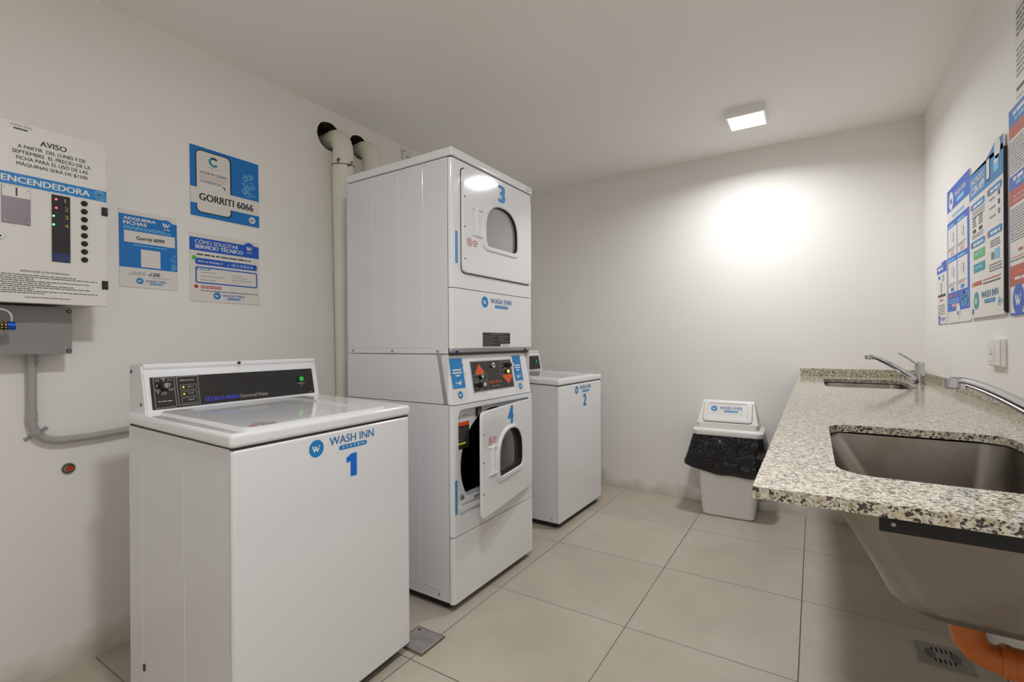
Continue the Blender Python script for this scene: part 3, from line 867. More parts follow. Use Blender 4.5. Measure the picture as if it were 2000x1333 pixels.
    pr.words(.05, .822, .085, .004, 'brick_red', seed=3, k=2); pr.words(.10, .826, .14, .003, 'ink_grey', seed=5, k=2)
    for i in range(3): pr.words(.05, .690 - i * .004, .08, .002, 'ink_grey', seed=i + 20, k=2)
    b.build('warning_sticker', t, 0)
    # blue vertical strip stickers by the doors
    for z0, z1, x0 in ((1.494, 1.632, .024), (.417, .562, .013)):
        b = MB(); pr = Print(b, (0, -.0004, 0), lift=.0003, **FR)
        pr.rect(x0, z0, x0 + .016, z1, 'blue')
        for i in range(13):
            zz = z0 + .006 + i * (z1 - z0 - .012) / 13
            pr.rect(x0 + .004, zz, x0 + .011, zz + .005, 'blue_light', k=2)
        b.build('vertical_sticker', t, 0)
    # logo and data plate
    b = MB(); pr = Print(b, (0, -.0003, 0), lift=.0003, **FR)
    pr.wlogo(.238, 1.341, .026, 'blue', 'white_ink'); pr.washinn(.283, 1.316, .464, 1.362, 'blue_text', 'blue'); b.build('logo_sticker', t, 0)
    b = MB(); pr = Print(b, (0, -.0003, 0), lift=.0003, **FR)
    pr.rect(.219, 1.133, .451, 1.199, 'ink'); pr.rect(.365, 1.134, .450, 1.145, 'white_ink', k=2)
    pr.words(.28, 1.190, .39, .004, 'ink_grey', k=2, seed=1)
    for i in range(6):
        pr.words(.223, 1.181 - i * .0085, .330 - (i % 2) * .03, .0028, 'ink_grey', k=2, seed=i); pr.words(.345, 1.181 - i * .0085, .445 - (i % 3) * .02, .0028, 'ink_grey', k=2, seed=i + 9) if i < 4 else None
    pr.words(.37, 1.138, .44, .002, 'ink', k=3)
    b.build('data_plate', t, 0)
    # ---------------- doors (leaf from x=-.582 to 0 about the hinge line)
    WD = .582
    for which in ('upper', 'lower'):
        up_ = which == 'upper'
        z0, z1 = (1.458, 1.915) if up_ else (.398, .855)
        b = MB()
        out = rrect(-WD, 0, z0, z1, .024, 6); out2 = rrect(-WD + .003, -.003, z0 + .003, z1 - .003, .022, 6)
        gz0, gz1 = z0 + .142, z1 - .115
        gx0, gx1 = (-WD + .164, -WD + .434)
        hole = arch(gx0, gx1, gz0, gz1, .03)
        c = ((gx0 + gx1) / 2, (gz0 + gz1) / 2)
        N = 96; ex = [(-WD, z0), (0, z0), (0, z1), (-WD, z1)]
        A = polar_corner(out, c, N, ex); A2 = polar_corner(out2, c, N, ex); B = polar_corner(hole, c, N, ex)
        y0 = -.013
        b.loft([[(q[0], 0, q[1]) for q in B], [(q[0], 0, q[1]) for q in A], [(q[0], y0 + .003, q[1]) for q in A], [(q[0], y0, q[1]) for q in A2], [(q[0], y0, q[1]) for q in B]], 'enamel', cap0=False, cap1=False)
        if up_:
            dr = b.build('door', t)
            dr.location = (.645, -.0015, 0)
        else:
            dr = b.build('door', t)
            dr.location = (.640, -.0015, 0); dr.rotation_euler = (0, 0, math.radians(9.0))
        # raised window ring
        b = MB()
        o1 = polar(arch(gx0 - .030, gx1 + .022, gz0 - .027, gz1 + .020, .045), c, N)
        o2 = polar(arch(gx0 - .022, gx1 + .014, gz0 - .019, gz1 + .012, .04), c, N)
        i1 = polar(arch(gx0 - .004, gx1 + .004, gz0 - .004, gz1 + .004, .032), c, N)
        i2 = polar(hole, c, N)
        b.loft([[(q[0], y0 - .0001, q[1]) for q in o1], [(q[0], y0 - .008, q[1]) for q in o2], [(q[0], y0 - .008, q[1]) for q in i1], [(q[0], y0 - .003, q[1]) for q in i2]], 'enamel', cap0=False, cap1=False)
        b.build('window_frame', dr)
        b = MB()
        i3 = polar(arch(gx0 + .002, gx1 - .002, gz0 + .002, gz1 - .002, .03), c, N)
        b.loft([[(q[0], y0 - .003, q[1]) for q in i2], [(q[0], -.0008 if up_ else .014, q[1]) for q in i3]], 'dark', cap0=False, cap1=False)
        b.build('window_seal', dr)
        b = MB(); g0 = -.0032 if up_ else .006
        b.loft([[(q[0], g0, q[1]) for q in i3], [(q[0], g0 + .0022, q[1]) for q in i3]], 'glass' if up_ else 'glass_dark'); b.build('window_glass', dr)
        # pull handle beside the ring
        b = MB()
        hx0, hx1 = -WD + .050, -WD + .134
        hz0, hz1 = (z0 + .170, z0 + .298)
        for (za, zb_) in ((hz1 - .008, hz1), (hz0, hz0 + .008)):
            b.hexa([(hx0, y0 + .001, za), (hx1, y0 + .001, za), (hx1, y0 + .001, zb_), (hx0, y0 + .001, zb_),
                    (hx0 + .01, y0 - .003, za + .001), (hx1, y0 - .010, za + .001), (hx1, y0 - .010, zb_ - .001), (hx0 + .01, y0 - .003, zb_ - .001)], 'enamel', .001, 1)
        b.hexa([(hx0 + .034, y0 + .001, hz0), (hx0 + .052, y0 + .001, hz0), (hx0 + .052, y0 + .001, hz1), (hx0 + .034, y0 + .001, hz1),
                (hx0 + .036, y0 - .012, hz0 + .003), (hx0 + .050, y0 - .012, hz0 + .003), (hx0 + .050, y0 - .012, hz1 - .003), (hx0 + .036, y0 - .012, hz1 - .003)], 'enamel', .003)
        b.build('handle', dr)
        # number and no-dyes sticker
        b = MB(); pr = Print(b, (-WD, y0 - .0003, z0), lift=.0003, **FR)
        if up_: pr.text(.268, .372, .340, .452, '3', 'blue', .06)
        else: pr.text(.266, .366, .338, .450, '4', 'blue', .06)
        b.build('number_sticker', dr, 0)
        b = MB(); pr = Print(b, (-WD, y0 - .0003, z0), lift=.0003, **FR)
        sx, sz = (.042, .137) if up_ else (.078, .322)
        pr.ring(sx, sz, .019, .0035, 'brick_red'); pr.line(sx - .013, sz + .013, sx + .013, sz - .013, .004, 'brick_red', 1.3); pr.line(sx - .004, sz - .008, sx + .004, sz + .010, .006, 'brick_red', 1.5)
        for i in range(3): pr.words(sx + .026, sz + .007 - i * .010, sx + .060, .0045, 'brick_red', seed=i + 3)
        b.build('warning_sticker', dr, 0)
        for q in (.36, .24, .105) if not up_ else (.33, .20, .06):
            b = MB(); b.cyl((-WD + .010, y0 + .001, z0 + q), (-WD + .010, y0 - .0015, z0 + q), .0035, 'seam', 10); b.build('door_screw', dr)
        for q in (.345, .055):
            b = MB(); b.box(.0015, .0065, -.010, .0, z0 + q, z0 + q + .05, 'seam', .0015); b.build('hinge', dr)
    # dark gasket line around the closed upper door
    b = MB()
    o1 = rrect(.0595, .6485, 1.4545, 1.9185, .026, 6)
    b.prism(o1, 'y', -.0012, .0, 'seam'); b.build('door_gasket', t, 0)
    return t
build_dryer()

# ------------------------------------------------------------------ exhaust ducts
def bend(p0, p1, p2, n=8):
    p0, p1, p2 = Vector(p0), Vector(p1), Vector(p2)
    return [p0 * (1 - t) ** 2 + p1 * 2 * t * (1 - t) + p2 * t * t for t in [k / n for k in range(n + 1)]]
def duct(c, xd, ydrift, zend, label, clamp):
    t = empty('exhaust_duct', (xd, c[0], 0)); tag(t, label, 'duct', 'cream exhaust ducts')
    off = Vector((-xd, -c[0], 0))
    b = MB()
    pts = [Vector((-1.15, c[0] + .040, c[1] - .008))] + bend((-1.07, c[0] + .036, c[1] - .008), (xd + .006, c[0] + .020, c[1] - .002), (xd, c[0] + .009, c[1] - .165), 18)
    rad = [.0490 + (.0016 if i % 2 else -.0008) + .006 * i / 20 for i in range(len(pts))]
    pts += [Vector((xd, c[0] + .010, c[1] - .20))]; rad += [.055]
    b.tube([p + off for p in pts], rad, 'duct', 28)
    b.build('flexible_elbow', t)
    b = MB()
    top = Vector((xd, c[0] + .010, c[1] - .19)); bot = Vector((xd, c[0] + .010 + ydrift, zend))
    b.tube([top + off, bot + off], .0565, 'duct', 28)
    b.build('duct_pipe', t)
    if clamp:
        for f in (.775, .805):
            p = top.lerp(bot, (2.125 - (1.195 if f < .8 else 1.165)) / (2.125 - zend))
            b = MB(); b.tube([p + off + Vector((0, 0, .005)), p + off - Vector((0, 0, .005))], .0585, 'duct', 28); b.build('joint_ring', t)
        b = MB()
        z = c[1] - .185
        ring = []
        for k in range(29):
            a = 2 * PI * k / 28
            ring.append(Vector((.0578 * math.cos(a), .010 + .0578 * math.sin(a), z + .004 * math.sin(a * 2))))
        b.tube(ring, .0022, 'rust', 8)
        for a, dz in ((-1.15, .012), (-1.0, .018), (.15, .014), (-.2, -.010), (.0, -.004)):
            ca, sa = math.cos(a), math.sin(a)
            b.cyl((.057 * ca, .010 + .057 * sa, z + dz), (.066 * ca, .010 + .066 * sa, z + dz), .0045, 'rust', 10)
        b.cyl((.060 * math.cos(-1.1), .01 + .060 * math.sin(-1.1), z - .006), (.060 * math.cos(-1.1), .01 + .060 * math.sin(-1.1), z + .026), .003, 'rust', 8)
        b.build('wire_clamp', t)
duct(HOLES[0][0], -.945, .025, .25, 'cream exhaust duct running down the left wall beside the stacked dryer', True)
duct(HOLES[1][0], -.945, .01, 1.3, 'short cream exhaust duct elbow disappearing behind the stacked dryer', False)
b = MB(); b.box(-.002, .012, -.04, .045, -.04, .025, 'board', .002); b.cyl((.012, -.030, .012), (.014, -.030, .012), .004, 'seam', 8); b.box(.012, .0125, -.01, .02, -.022, -.014, 'ink_grey')
o = b.build('junction_cover'); o.location = (XL(2.41) + .002, -.735, 2.41)
tag(o, 'small white square junction cover high on the left wall above the dryer', 'cover plate')

# ------------------------------------------------------------------ signs on the left wall
def left_sign(name, y0, y1, z0, z1, th=.003):
    """board on the leaning left wall; returns MB and Print in board coordinates"""
    b = MB()
    zc = (z0 + z1) / 2
    v = Vector((-.02, 0, 1)).normalized(); n = Vector((1, 0, .02)).normalized()
    O = Vector((XL(z0) + .0008, y0, z0))
    w, h = y1 - y0, z1 - z0
    u = Vector((0, 1, 0))
    P8 = [O + u * a + v * c + n * d for d in (0, th) for a, c in ((0, 0), (w, 0), (w, h), (0, h))]
    b.hexa(P8, 'board')
    return b, Print(b, O + n * th, u, v, n, .0003), w, h
def done(b, name, label, group):
    o = b.build(name, None, 0)
    # origin at the board
    vs = [v.co.copy() for v in o.data.vertices]
    c = sum(vs[:8], Vector()) / 8
    for v in o.data.vertices: v.co -= c
    o.location = c
    tag(o, label, 'sign', group)
    return o
GL = 'printed laundry signs on the left wall'
# ADQUIERA FICHAS
b, p, w, h = left_sign('s', -2.312, -2.111, 1.380, 1.683)
V = lambda f: h * (1 - f)
p.rect(0, V(.744), w, V(.085), 'blue_sign'); p.rect(0, V(.085), w * .72, V(.055), 'blue_sign'); p.disc(w * .80, V(.135), w * .135, 'blue_sign', 1.4)
p.text(w * .07, V(.130), w * .62, V(.086), 'ADQUIERA', 'white_ink', .035, 2); p.text(w * .07, V(.186), w * .46, V(.142), 'FICHAS', 'white_ink', .035, 2)
p.wlogo(w * .81, V(.12), w * .13, None, 'white_ink', 2); p.words(w * .76, V(.185), w * .88, .003, 'white_ink', 2)
for i in range(2): p.words(w * .07, V(.222 + i * .022), w * (.80 + .09 * i), .0042, 'blue_light', 2, seed=i)
p.rect(w * .08, V(.415), w * .96, V(.265), 'board', k=2); p.text(w * .28, V(.372), w * .77, V(.325), 'Gorriti 6099', 'ink', .03, 3)
p.words(w * .23, V(.452), w * .80, .004, 'blue_light', 2, seed=5)
p.rect(w * .355, V(.725), w * .69, V(.492), 'board', k=2)
p.bubbles(w * .86, V(.74), w * 1.0, V(.48), 'blue_light', 8, 3, .10, .28, 2)
p.text(w * .19, V(.815), w * .43, V(.795), 'VALOR DE', 'ink_grey', .0, 2); p.text(w * .13, V(.84), w * .43, V(.82), 'CADA FICHA', 'ink_grey', .0, 2)
p.text(w * .475, V(.838), w * .51, V(.815), '$', 'navy', .02, 2); p.text(w * .52, V(.838), w * .68, V(.790), '1200', 'navy', .02, 2); p.words(w * .53, V(.862), w * .85, .0018, 'brick_red', 2)
p.wlogo(w * .33, V(.912), w * .062, 'blue', 'white_ink', 2); p.washinn(w * .43, V(.952), w * .78, V(.890), 'blue_text', 'blue', k=2)
done(b, 'wall_sign', 'blue and white sign reading ADQUIERA FICHAS beside the token cabinet', GL)
# GORRITI 6066
b, p, w, h = left_sign('s', -2.057, -1.752, 1.716, 2.025)
V = lambda f: h * (1 - f)
p.rect(0, 0, w, h, 'blue_sign')
p.rect(w * .075, V(.945), w * .575, V(.04), 'ink', r=.022, k=2); p.rect(w * .088, V(.93), w * .555, V(.055), 'board', r=.018, k=3)
p.bubbles(w * .72, V(.58), w * .96, V(.20), 'blue_light', 26, 8, .06, .17, 2)
p.ring(w * .325, V(.175), w * .072, w * .032, 'teal', 4, a0=PI * .22, a1=PI * 1.78, n=24, colours=['teal_dark', 'teal_dark', 'teal', 'teal', 'teal', 'teal', 'teal'])
p.words(w * .24, V(.275), w * .41, .0032, 'ink_pink', 4, seed=2)
p.text(w * .13, V(.375), w * .50, V(.342), "CLICK N' CLEAN", 'navy', .02, 4)
for i in range(3): p.words(w * .13, V(.405 + i * .022), w * .50, .0026, 'ink_pink', 4, seed=i + 6)
p.text(w * .13, V(.50), w * .43, V(.47), 'CONSORCIO', 'navy', .015, 4)
p.poly([(w * .445, V(.495)), (w * .475, V(.505)), (w * .49, V(.555)), (w * .47, V(.54))], 'navy', 4)
p.rect(0, V(.82), w, V(.592), 'board', k=5); p.text(w * .115, V(.765), w * .905, V(.665), 'GORRITI 6066', 'ink', .026, 6)
p.disc(w * .885, V(.905), w * .052, 'board', 4); p.wlogo(w * .885, V(.905), w * .052, None, 'blue_royal', 5)
done(b, 'wall_sign', 'square blue sign reading GORRITI 6066 over a drawn white phone', GL)
# COMO SOLICITAR SERVICIO TECNICO
b, p, w, h = left_sign('s', -2.063, -1.757, 1.341, 1.641)
V = lambda f: h * (1 - f)
p.rect(0, V(.26), w, V(.068), 'blue_royal'); p.disc(w * .845, V(.115), w * .09, 'blue_royal', 1.4)
p.text(w * .07, V(.155), w * .68, V(.085), 'CÓMO SOLICITAR', 'white_ink', .008, 2); p.text(w * .07, V(.225), w * .75, V(.157), 'SERVICIO TÉCNICO', 'white_ink', .03, 2)
p.wlogo(w * .85, V(.115), w * .085, None, 'white_ink', 2); p.words(w * .81, V(.185), w * .89, .003, 'white_ink', 2)
p.words(w * .09, V(.322), w * .90, .0055, 'ink', 2, seed=3)
p.rect(w * .07, V(.46), w * .965, V(.365), 'blue_royal', r=.008); p.disc(w * .058, V(.37), w * .033, 'green', 2.4)
p.text(w * .11, V(.435), w * .44, V(.395), 'Envíe un whatsapp al', 'white_ink', .015, 2); p.text(w * .57, V(.435), w * .90, V(.395), '+54 11 27 69 62 76', 'white_ink', .015, 2); p.ring(w * .535, V(.413), .006, .003, 'white_ink', 2, a0=PI, a1=1.6 * PI)
p.outline(w * .07, V(.735), w * .965, V(.49), .0055, 'blue_royal', r=.008); p.rect(w * .085, V(.535), w * .27, V(.497), 'blue', k=2); p.words(w * .10, V(.525), w * .25, .004, 'white_ink', 3)
for i in range(3):
    p.words(w * .14, V(.575 + i * .055), w * (.36 + .1 * (i % 2)), .0022, 'ink_grey', 2, seed=i + 1)
for i in range(4): p.words(w * .57, V(.580 + i * .034), w * (.74 + .07 * (i % 3)), .0022, 'ink_grey' if i < 3 else 'ink_pink', 2, seed=i + 5)
p.disc(w * .078, V(.785), w * .027, 'red', 2); p.rect(w * .14, V(.805), w * .42, V(.765), 'red', k=2); p.text(w * .15, V(.798), w * .41, V(.772), 'IMPORTANTE:', 'white_ink', .02, 3)
p.words(w * .14, V(.845), w * .97, .0030, 'ink', 2, seed=8)
p.wlogo(w * .36, V(.905), w * .052, 'blue', 'white_ink', 2); p.washinn(w * .44, V(.952), w * .755, V(.872), 'blue_text', 'blue', k=2)
done(b, 'wall_sign', 'white sign with royal blue heading reading CÓMO SOLICITAR SERVICIO TÉCNICO', GL)

# ------------------------------------------------------------------ token cabinet
t = empty('control_cabinet', (-.83, -2.551, 1.285))
tag(t, 'white wall cabinet with AVISO notice, coin slot and lit number display', 'control cabinet')
XF = -.83
yl, yr, zb, zt = -2.690, -2.413, 1.285, 1.846
def rel(b, o=(-.83, -2.551, 1.285)):
    b.v = [(v[0] - o[0], v[1] - o[1], v[2] - o[2]) for v in b.v]; return b
b = MB(); b.box(-1.0245, XF - .014, yl + .004, yr - .004, zb + .004, zt - .004, 'board', .003); rel(b).build('cabinet_body', t)
b = MB(); b.box(XF - .012, XF, yl, yr, zb, zt, 'board', .003); rel(b).build('cabinet_door', t)
b = MB()
p = Print(b, (XF, yl, zb), (0, 1, 0), (0, 0, 1), (1, 0, 0), .0003)
Y = lambda y: y - yl
Z = lambda z: z - zb
p.text(Y(-2.652), Z(1.8285), Y(-2.602), Z(1.8375), 'WASH INN', 'ink_grey', .0); p.rect(Y(-2.643), Z(1.821), Y(-2.611), Z(1.8255), 'ink')
p.text(Y(-2.583), Z(1.786), Y(-2.518), Z(1.803), 'AVISO', 'ink', .022)
p.text(Y(-2.634), Z(1.7655), Y(-2.470), Z(1.777), 'A PARTIR  DEL LUNES 9 DE', 'ink', .018)
p.text(Y(-2.646), Z(1.7475), Y(-2.457), Z(1.759), 'SEPTIEMBRE  EL PRECIO DE LA', 'ink', .018)
p.text(Y(-2.637), Z(1.7295), Y(-2.464), Z(1.741), 'FICHA PARA EL USO DE LAS', 'ink', .018)
p.text(Y(-2.637), Z(1.7095), Y(-2.465), Z(1.7245), 'MÁQUINAS SERÁ DE $1200', 'ink', .018)
p.rect(.001, Z(1.647), yr - yl - .001, Z(1.684), 'blue')
p.text(Y(-2.671), Z(1.656), Y(-2.459), Z(1.675), 'ENCENDEDORA', 'white_ink', .026, 2)
p.bubbles(Y(-2.448), Z(1.648), Y(-2.414), Z(1.682), 'blue_light', 9, 2, .08, .26, 2)
p.text(Y(-2.630), Z(1.3815), Y(-2.514), Z(1.3875), 'INSTRUCCIONES DE USO ENCENDEDORA', 'ink', .01)
for i, e in enumerate((-2.497, -2.440, -2.60, -2.460, -2.560, -2.500, -2.458, -2.60, -2.440, -2.575)):
    p.words(Y(-2.685), Z(1.371 - i * .0062), Y(e), .0024, 'ink', seed=i)
p.words(Y(-2.62), Z(1.302), Y(-2.512), .0022, 'ink', seed=22)
rel(b).build('printed_notice', t, 0)
b = MB(); b.box(XF, XF + .003, -2.670, -2.606, 1.527, 1.643, 'lilac_metal', .001); b.box(XF + .003, XF + .004, -2.669, -2.607, 1.608, 1.642, 'board'); b.box(XF + .004, XF + .0045, -2.6395, -2.636, 1.613, 1.638, 'dark')
for yy in (-2.664, -2.612):
    for zz in (1.635, 1.533): b.cyl((XF + .003, yy, zz), (XF + .0055, yy, zz), .0026, 'galv', 10)
rel(b).build('coin_slot_plate', t)
b = MB(); b.box(XF, XF + .003, -2.5565, -2.511, 1.423, 1.640, 'display', .0008)
p = Print(b, (XF + .003, -2.5565, 1.423), (0, 1, 0), (0, 0, 1), (1, 0, 0), .0003)
p.rect(.001, .002, .0445, .028, 'navy'); p.wlogo(.023, .015, .014, None, 'teal_dark', 2)
for z_, s_ in ((1.625, '1'), (1.598, '2'), (1.571, '3'), (1.543, '4')): p.text(-2.525 + 2.5565, z_ - 1.423 - .0065, -2.519 + 2.5565 + (.003 if s_ != '1' else -.003), z_ - 1.423 + .0065, s_, 'digits', .0)
dsp = rel(b).build('number_display', t, 0)
for y_, z_, m_ in ((-2.546, 1.6255, 'led_red'), (-2.546, 1.5975, 'led_red'), (-2.5525, 1.5705, 'led_green'), (-2.5525, 1.5425, 'led_green')):
    b = MB(); b.cyl((XF + .003, y_, z_), (XF + .005, y_, z_), .0028, m_, 12); rel(b).build('indicator_lamp', dsp)
for i in range(8):
    z_ = 1.629 - i * .0271
    b = MB(); b.cyl((XF, -2.4745, z_), (XF + .004, -2.4745, z_), .0088, 'dark', 20); b.cyl((XF + .004, -2.4745, z_), (XF + .009, -2.4745, z_), .006, 'dark', 16, .005)
    rel(b).build('push_button', t)
for z_ in (1.6135, 1.359):
    b = MB(); b.box(XF - .008, XF + .004, -2.428, -2.411, z_ - .0145, z_ + .0145, 'dark', .001); b.box(XF + .003, XF + .006, -2.419, -2.414, z_ - .006, z_ + .006, 'seam'); rel(b).build('door_hinge', t)
b = MB(); b.cyl((XF, -2.6735, 1.484), (XF + .006, -2.6735, 1.484), .008, 'chrome', 18); b.cyl((XF + .006, -2.6735, 1.484), (XF + .007, -2.6735, 1.484), .003, 'dark', 10); rel(b).build('key_lock', t)
for y_ in (-2.563, -2.494):
    b = MB(); b.cyl((XF, y_, 1.6455), (XF + .0012, y_, 1.6455), .0022, 'galv', 8); rel(b).build('panel_rivet', t)

# grey box below, conduit, clamp
t = empty('wiring_box', (-.925, -2.57, 1.123)); tag(t, 'grey metal wiring box mounted right under the white control cabinet', 'electrical box')
ro = (-.925, -2.57, 1.123)
b = MB(); b.box(-1.0215, -.931, -2.700, -2.483, 1.124, 1.279, 'grey_metal', .004); rel(b, ro).build('box_body', t)
b = MB(); b.box(-.930, -.925, -2.702, -2.481, 1.122, 1.281, 'grey_metal', .002); rel(b, ro).build('box_lid', t)
for y_, z_ in ((-2.490, 1.268), (-2.490, 1.133), (-2.694, 1.268), (-2.694, 1.133)):
    b = MB(); b.cyl((-.925, y_, z_), (-.9225, y_, z_), .0062, 'dark', 14); b.cyl((-.9225, y_, z_), (-.922, y_, z_), .003, 'galv', 10); rel(b, ro).build('lid_screw', t)
t = empty('conduit_pipe', (-.985, -2.568, .83)); tag(t, 'grey plastic conduit dropping from the wiring box and bending behind the washer', 'pipe')
ro = (-.985, -2.568, .83)
b = MB()
xc = -.992
pts = [Vector((xc, -2.568, 1.122)), Vector((xc, -2.568, .92))] + bend((xc, -2.568, .90), (xc, -2.566, .822), (xc, -2.488, .818), 12) + [Vector((xc, -2.40, .818)), Vector((xc, -2.20, .832)), Vector((xc, -2.05, .84))]
b.tube(pts, .0125, 'grey_pvc', 20)
rel(b, ro).build('conduit_tube', t)
b = MB(); b.tube([(xc, -2.568, .925), (xc, -2.568, .898)], .0142, 'grey_pvc', 20); rel(b, ro).build('elbow_socket', t)
b = MB(); b.tube([(xc, -2.568, 1.1215), (xc, -2.568, 1.082)], .0152, 'galv', 20); b.tube([(xc, -2.568, 1.1), (xc, -2.568, 1.094)], .0165, 'galv', 20); rel(b, ro).build('threaded_connector', t)
b = MB()
cpt = Vector((xc, -2.553, .848)); d = Vector((0, .82, .5)).normalized()
ax = Vector((0, -.5, .82)).normalized()
for s in (-1, 1):
    b = MB()
    a = cpt + d * s * .016; e = cpt + d * s * .034
    P8 = []
    for xx in (XL(.85) + .001, XL(.85) + .003):
        for q, sg in ((a, -1), (e, -1), (e, 1), (a, 1)):
            v = q + ax * sg * .006; P8.append((xx, v.y, v.z))
    b.hexa(P8, 'galv'); rel(b, ro).build('clamp_foot', t)
b = MB()
arc = []
for k in range(9):
    a = PI * k / 8
    arc.append(cpt + d * (-.0155 * math.cos(a)) + Vector((.0155 * math.sin(a) - .002, 0, 0)))
vs = []
for q in arc: vs += [q - ax * .006, q + ax * .006]
b.add(vs, [(2 * i, 2 * i + 1, 2 * i + 3, 2 * i + 2) for i in range(8)], 'galv')
rel(b, ro).build('pipe_clamp', t)
# combination padlock hanging from the cabinet
t = empty('combination_padlock', (-.86, -2.655, 1.214)); tag(t, 'blue combination padlock with brass digits hanging on a white cable', 'padlock')
ro = (-.86, -2.655, 1.214)
b = MB(); b.cyl((-.86, -2.654, 1.2135), (-.86, -2.637, 1.2135), .0135, 'blue_metal', 24); b.cyl((-.86, -2.637, 1.2135), (-.86, -2.6355, 1.2135), .0115, 'blue_metal', 24); rel(b, ro).build('lock_body', t)
b = MB(); b.cyl((-.86, -2.70, 1.2135), (-.86, -2.688, 1.2135), .0135, 'blue_metal', 24); rel(b, ro).build('lock_end', t)
for i in range(4):
    y0 = -2.6875 + i * .0084
    b = MB(); b.cyl((-.86, y0, 1.2135), (-.86, y0 + .0078, 1.2135), .0140, 'dark', 24)
    for k in range(10):
        a = 2 * PI * k / 10 + .2
        ca, sa = math.cos(a), math.sin(a)
        q = Vector((-.86 + .0141 * ca, y0 + .0039, 1.2135 + .0141 * sa)); tv = Vector((-sa, 0, ca)); nv = Vector((ca, 0, sa)); uv = Vector((0, 1, 0))
        b.add([q + uv * e + tv * f + nv * .0003 for e, f in ((-.002, -.002), (.002, -.002), (.002, .002), (-.002, .002))], [(0, 1, 2, 3)], 'brass')
    rel(b, ro).build('number_ring', t)
b = MB(); b.tube(bend((-.86, -2.643, 1.226), (-.852, -2.640, 1.262), (-.852, -2.672, 1.264), 8) + bend((-.852, -2.68, 1.262), (-.852, -2.70, 1.255), (-.86, -2.694, 1.226), 6), .0022, 'plastic', 8); rel(b, ro).build('shackle_cable', t)
# capped pipe stub in the wall
t = empty('capped_pipe_stub', (XL(.71), -2.470, .711)); tag(t, 'small red plug in a green pipe stub low on the left wall', 'pipe stub')
b = MB(); b.tube([(-.004, 0, 0), (.006, 0, 0)], .019, 'dirty', 18); b.build('plaster_ring', t)
b = MB()
ring = [Vector((.007, .0155 * math.cos(2 * PI * k / 24), .0155 * math.sin(2 * PI * k / 24))) for k in range(25)]
b.tube(ring, .0028, mat('green_stub', rgb(70, 92, 52), .5), 8); b.build('pipe_rim', t)
b = MB(); b.cyl((.004, .003, .0), (.012, .003, .0), .0105, mat('red_plug', rgb(176, 60, 34), .5), 18); b.build('plug', t)

# ------------------------------------------------------------------ right wall signs
def right_sign(y0, y1, z0, z1, th=.003, gap=.0008):
    """y0 is the far (left in view) edge, y1 the near edge"""
    b = MB()
    O = Vector((XR - gap - th, y0, z0)); w, h = y0 - y1, z1 - z0
    u = Vector((0, -1, 0)); v = Vector((0, 0, 1)); n = Vector((-1, 0, 0))
    P8 = [O + u * a + v * c - n * d for d in (th, 0) for a, c in ((0, 0), (w, 0), (w, h), (0, h))]
    b.hexa(P8, 'board')
    return b, Print(b, O, u, v, n, .0003), w, h
GR = 'printed laundry signs on the right wall'
b, p, w, h = right_sign(.222, .008, 1.231, 1.540, .004)
V = lambda f: h * (1 - f)
p.rect(0, V(.17), w, V(.0), 'blue_royal'); p.rect(0, V(.05), w * .5, V(0), 'board', k=2); p.words(w * .12, V(.12), w * .75, .012, 'white_ink', 2, seed=2)
p.disc(w * .82, V(.06), w * .10, 'blue_royal', 3)
p.rect(w * .15, V(.26), w * .35, V(.21), 'blue_royal', k=2); p.ring(w * .65, V(.26), w * .08, w * .03, 'ink_grey', 2)
p.line(w * .45, V(.52), w * .45, V(.32), .014, 'ink_grey', 2); p.rect(w * .12, V(.56), w * .88, V(.52), 'ink', k=2); p.words(w * .3, V(.63), w * .62, .009, 'brick_red', 2)
for i in range(5): p.words(w * .12, V(.70 + i * .035), w * .80, .004, 'ink_grey', 2, seed=i)
p.wlogo(w * .22, V(.93), w * .11, 'blue_royal', 'white_ink', 2); p.washinn(w * .38, V(.95), w * .85, V(.90), 'blue_text', 'blue', k=2)
done(b, 'wall_sign', 'smallest white sign with blue heading, farthest along the right wall', GR)
b, p, w, h = right_sign(-.012, -.402, 1.230, 1.858, .004)
V = lambda f: h * (1 - f)
p.rect(0, V(.165), w, h, 'blue_royal'); p.disc(w * .20, V(.095), w * .105, 'board', 2); p.wlogo(w * .20, V(.095), w * .1, None, 'blue_royal', 3)
p.text(w * .36, V(.095), w * .86, V(.055), 'WASH INN', 'white_ink', .012, 2); p.rect(w * .46, V(.140), w * .78, V(.108), 'blue_light', r=.008, k=2)
p.words(w * .25, V(.225), w * .78, .012, 'blue_light', 2, seed=1)
p.rect(0, V(.915), w, V(.245), 'blue_royal')
for r_ in range(2):
    for c_ in range(2):
        x0 = w * (.04 + .45 * c_); x1 = x0 + w * .42; yT = .295 + r_ * .255; yB = yT + .215 if r_ == 0 else .775
        p.rect(x0, V(yB), x1, V(yT), 'board', k=2); p.words(x0, V(yT - .008), x1 - w * .1, .010, 'blue_light', 2, seed=r_ * 2 + c_)
        p.ring((x0 + x1) / 2, V(yT + .07), w * .05, w * .006, 'ink_grey', 3); p.line((x0 + x1) / 2 + w * .05, V(yT + .12), (x0 + x1) / 2 + w * .07, V(yT + .05), .006, 'teal_dark', 3)
        p.words(x0 + .01, V(yB - .060), x1 - .02, .004, 'ink_grey', 3, seed=r_ + c_); p.words(x0 + .01, V(yB - .045), x1 - .05, .005, 'brick_red', 3, seed=r_ + c_ + 4)
        p.rect((x0 + x1) / 2 - .03, V(yB - .008), (x0 + x1) / 2 + .03, V(yB - .034), 'ink_pink' if r_ == 0 else 'blue_sign', k=3)
p.words(w * .08, V(.81), w * .48, .010, 'brick_red', 2, seed=5)
for i in range(2): p.words(w * .08, V(.835 + i * .018), w * .55, .005, 'blue_light', 2, seed=i)
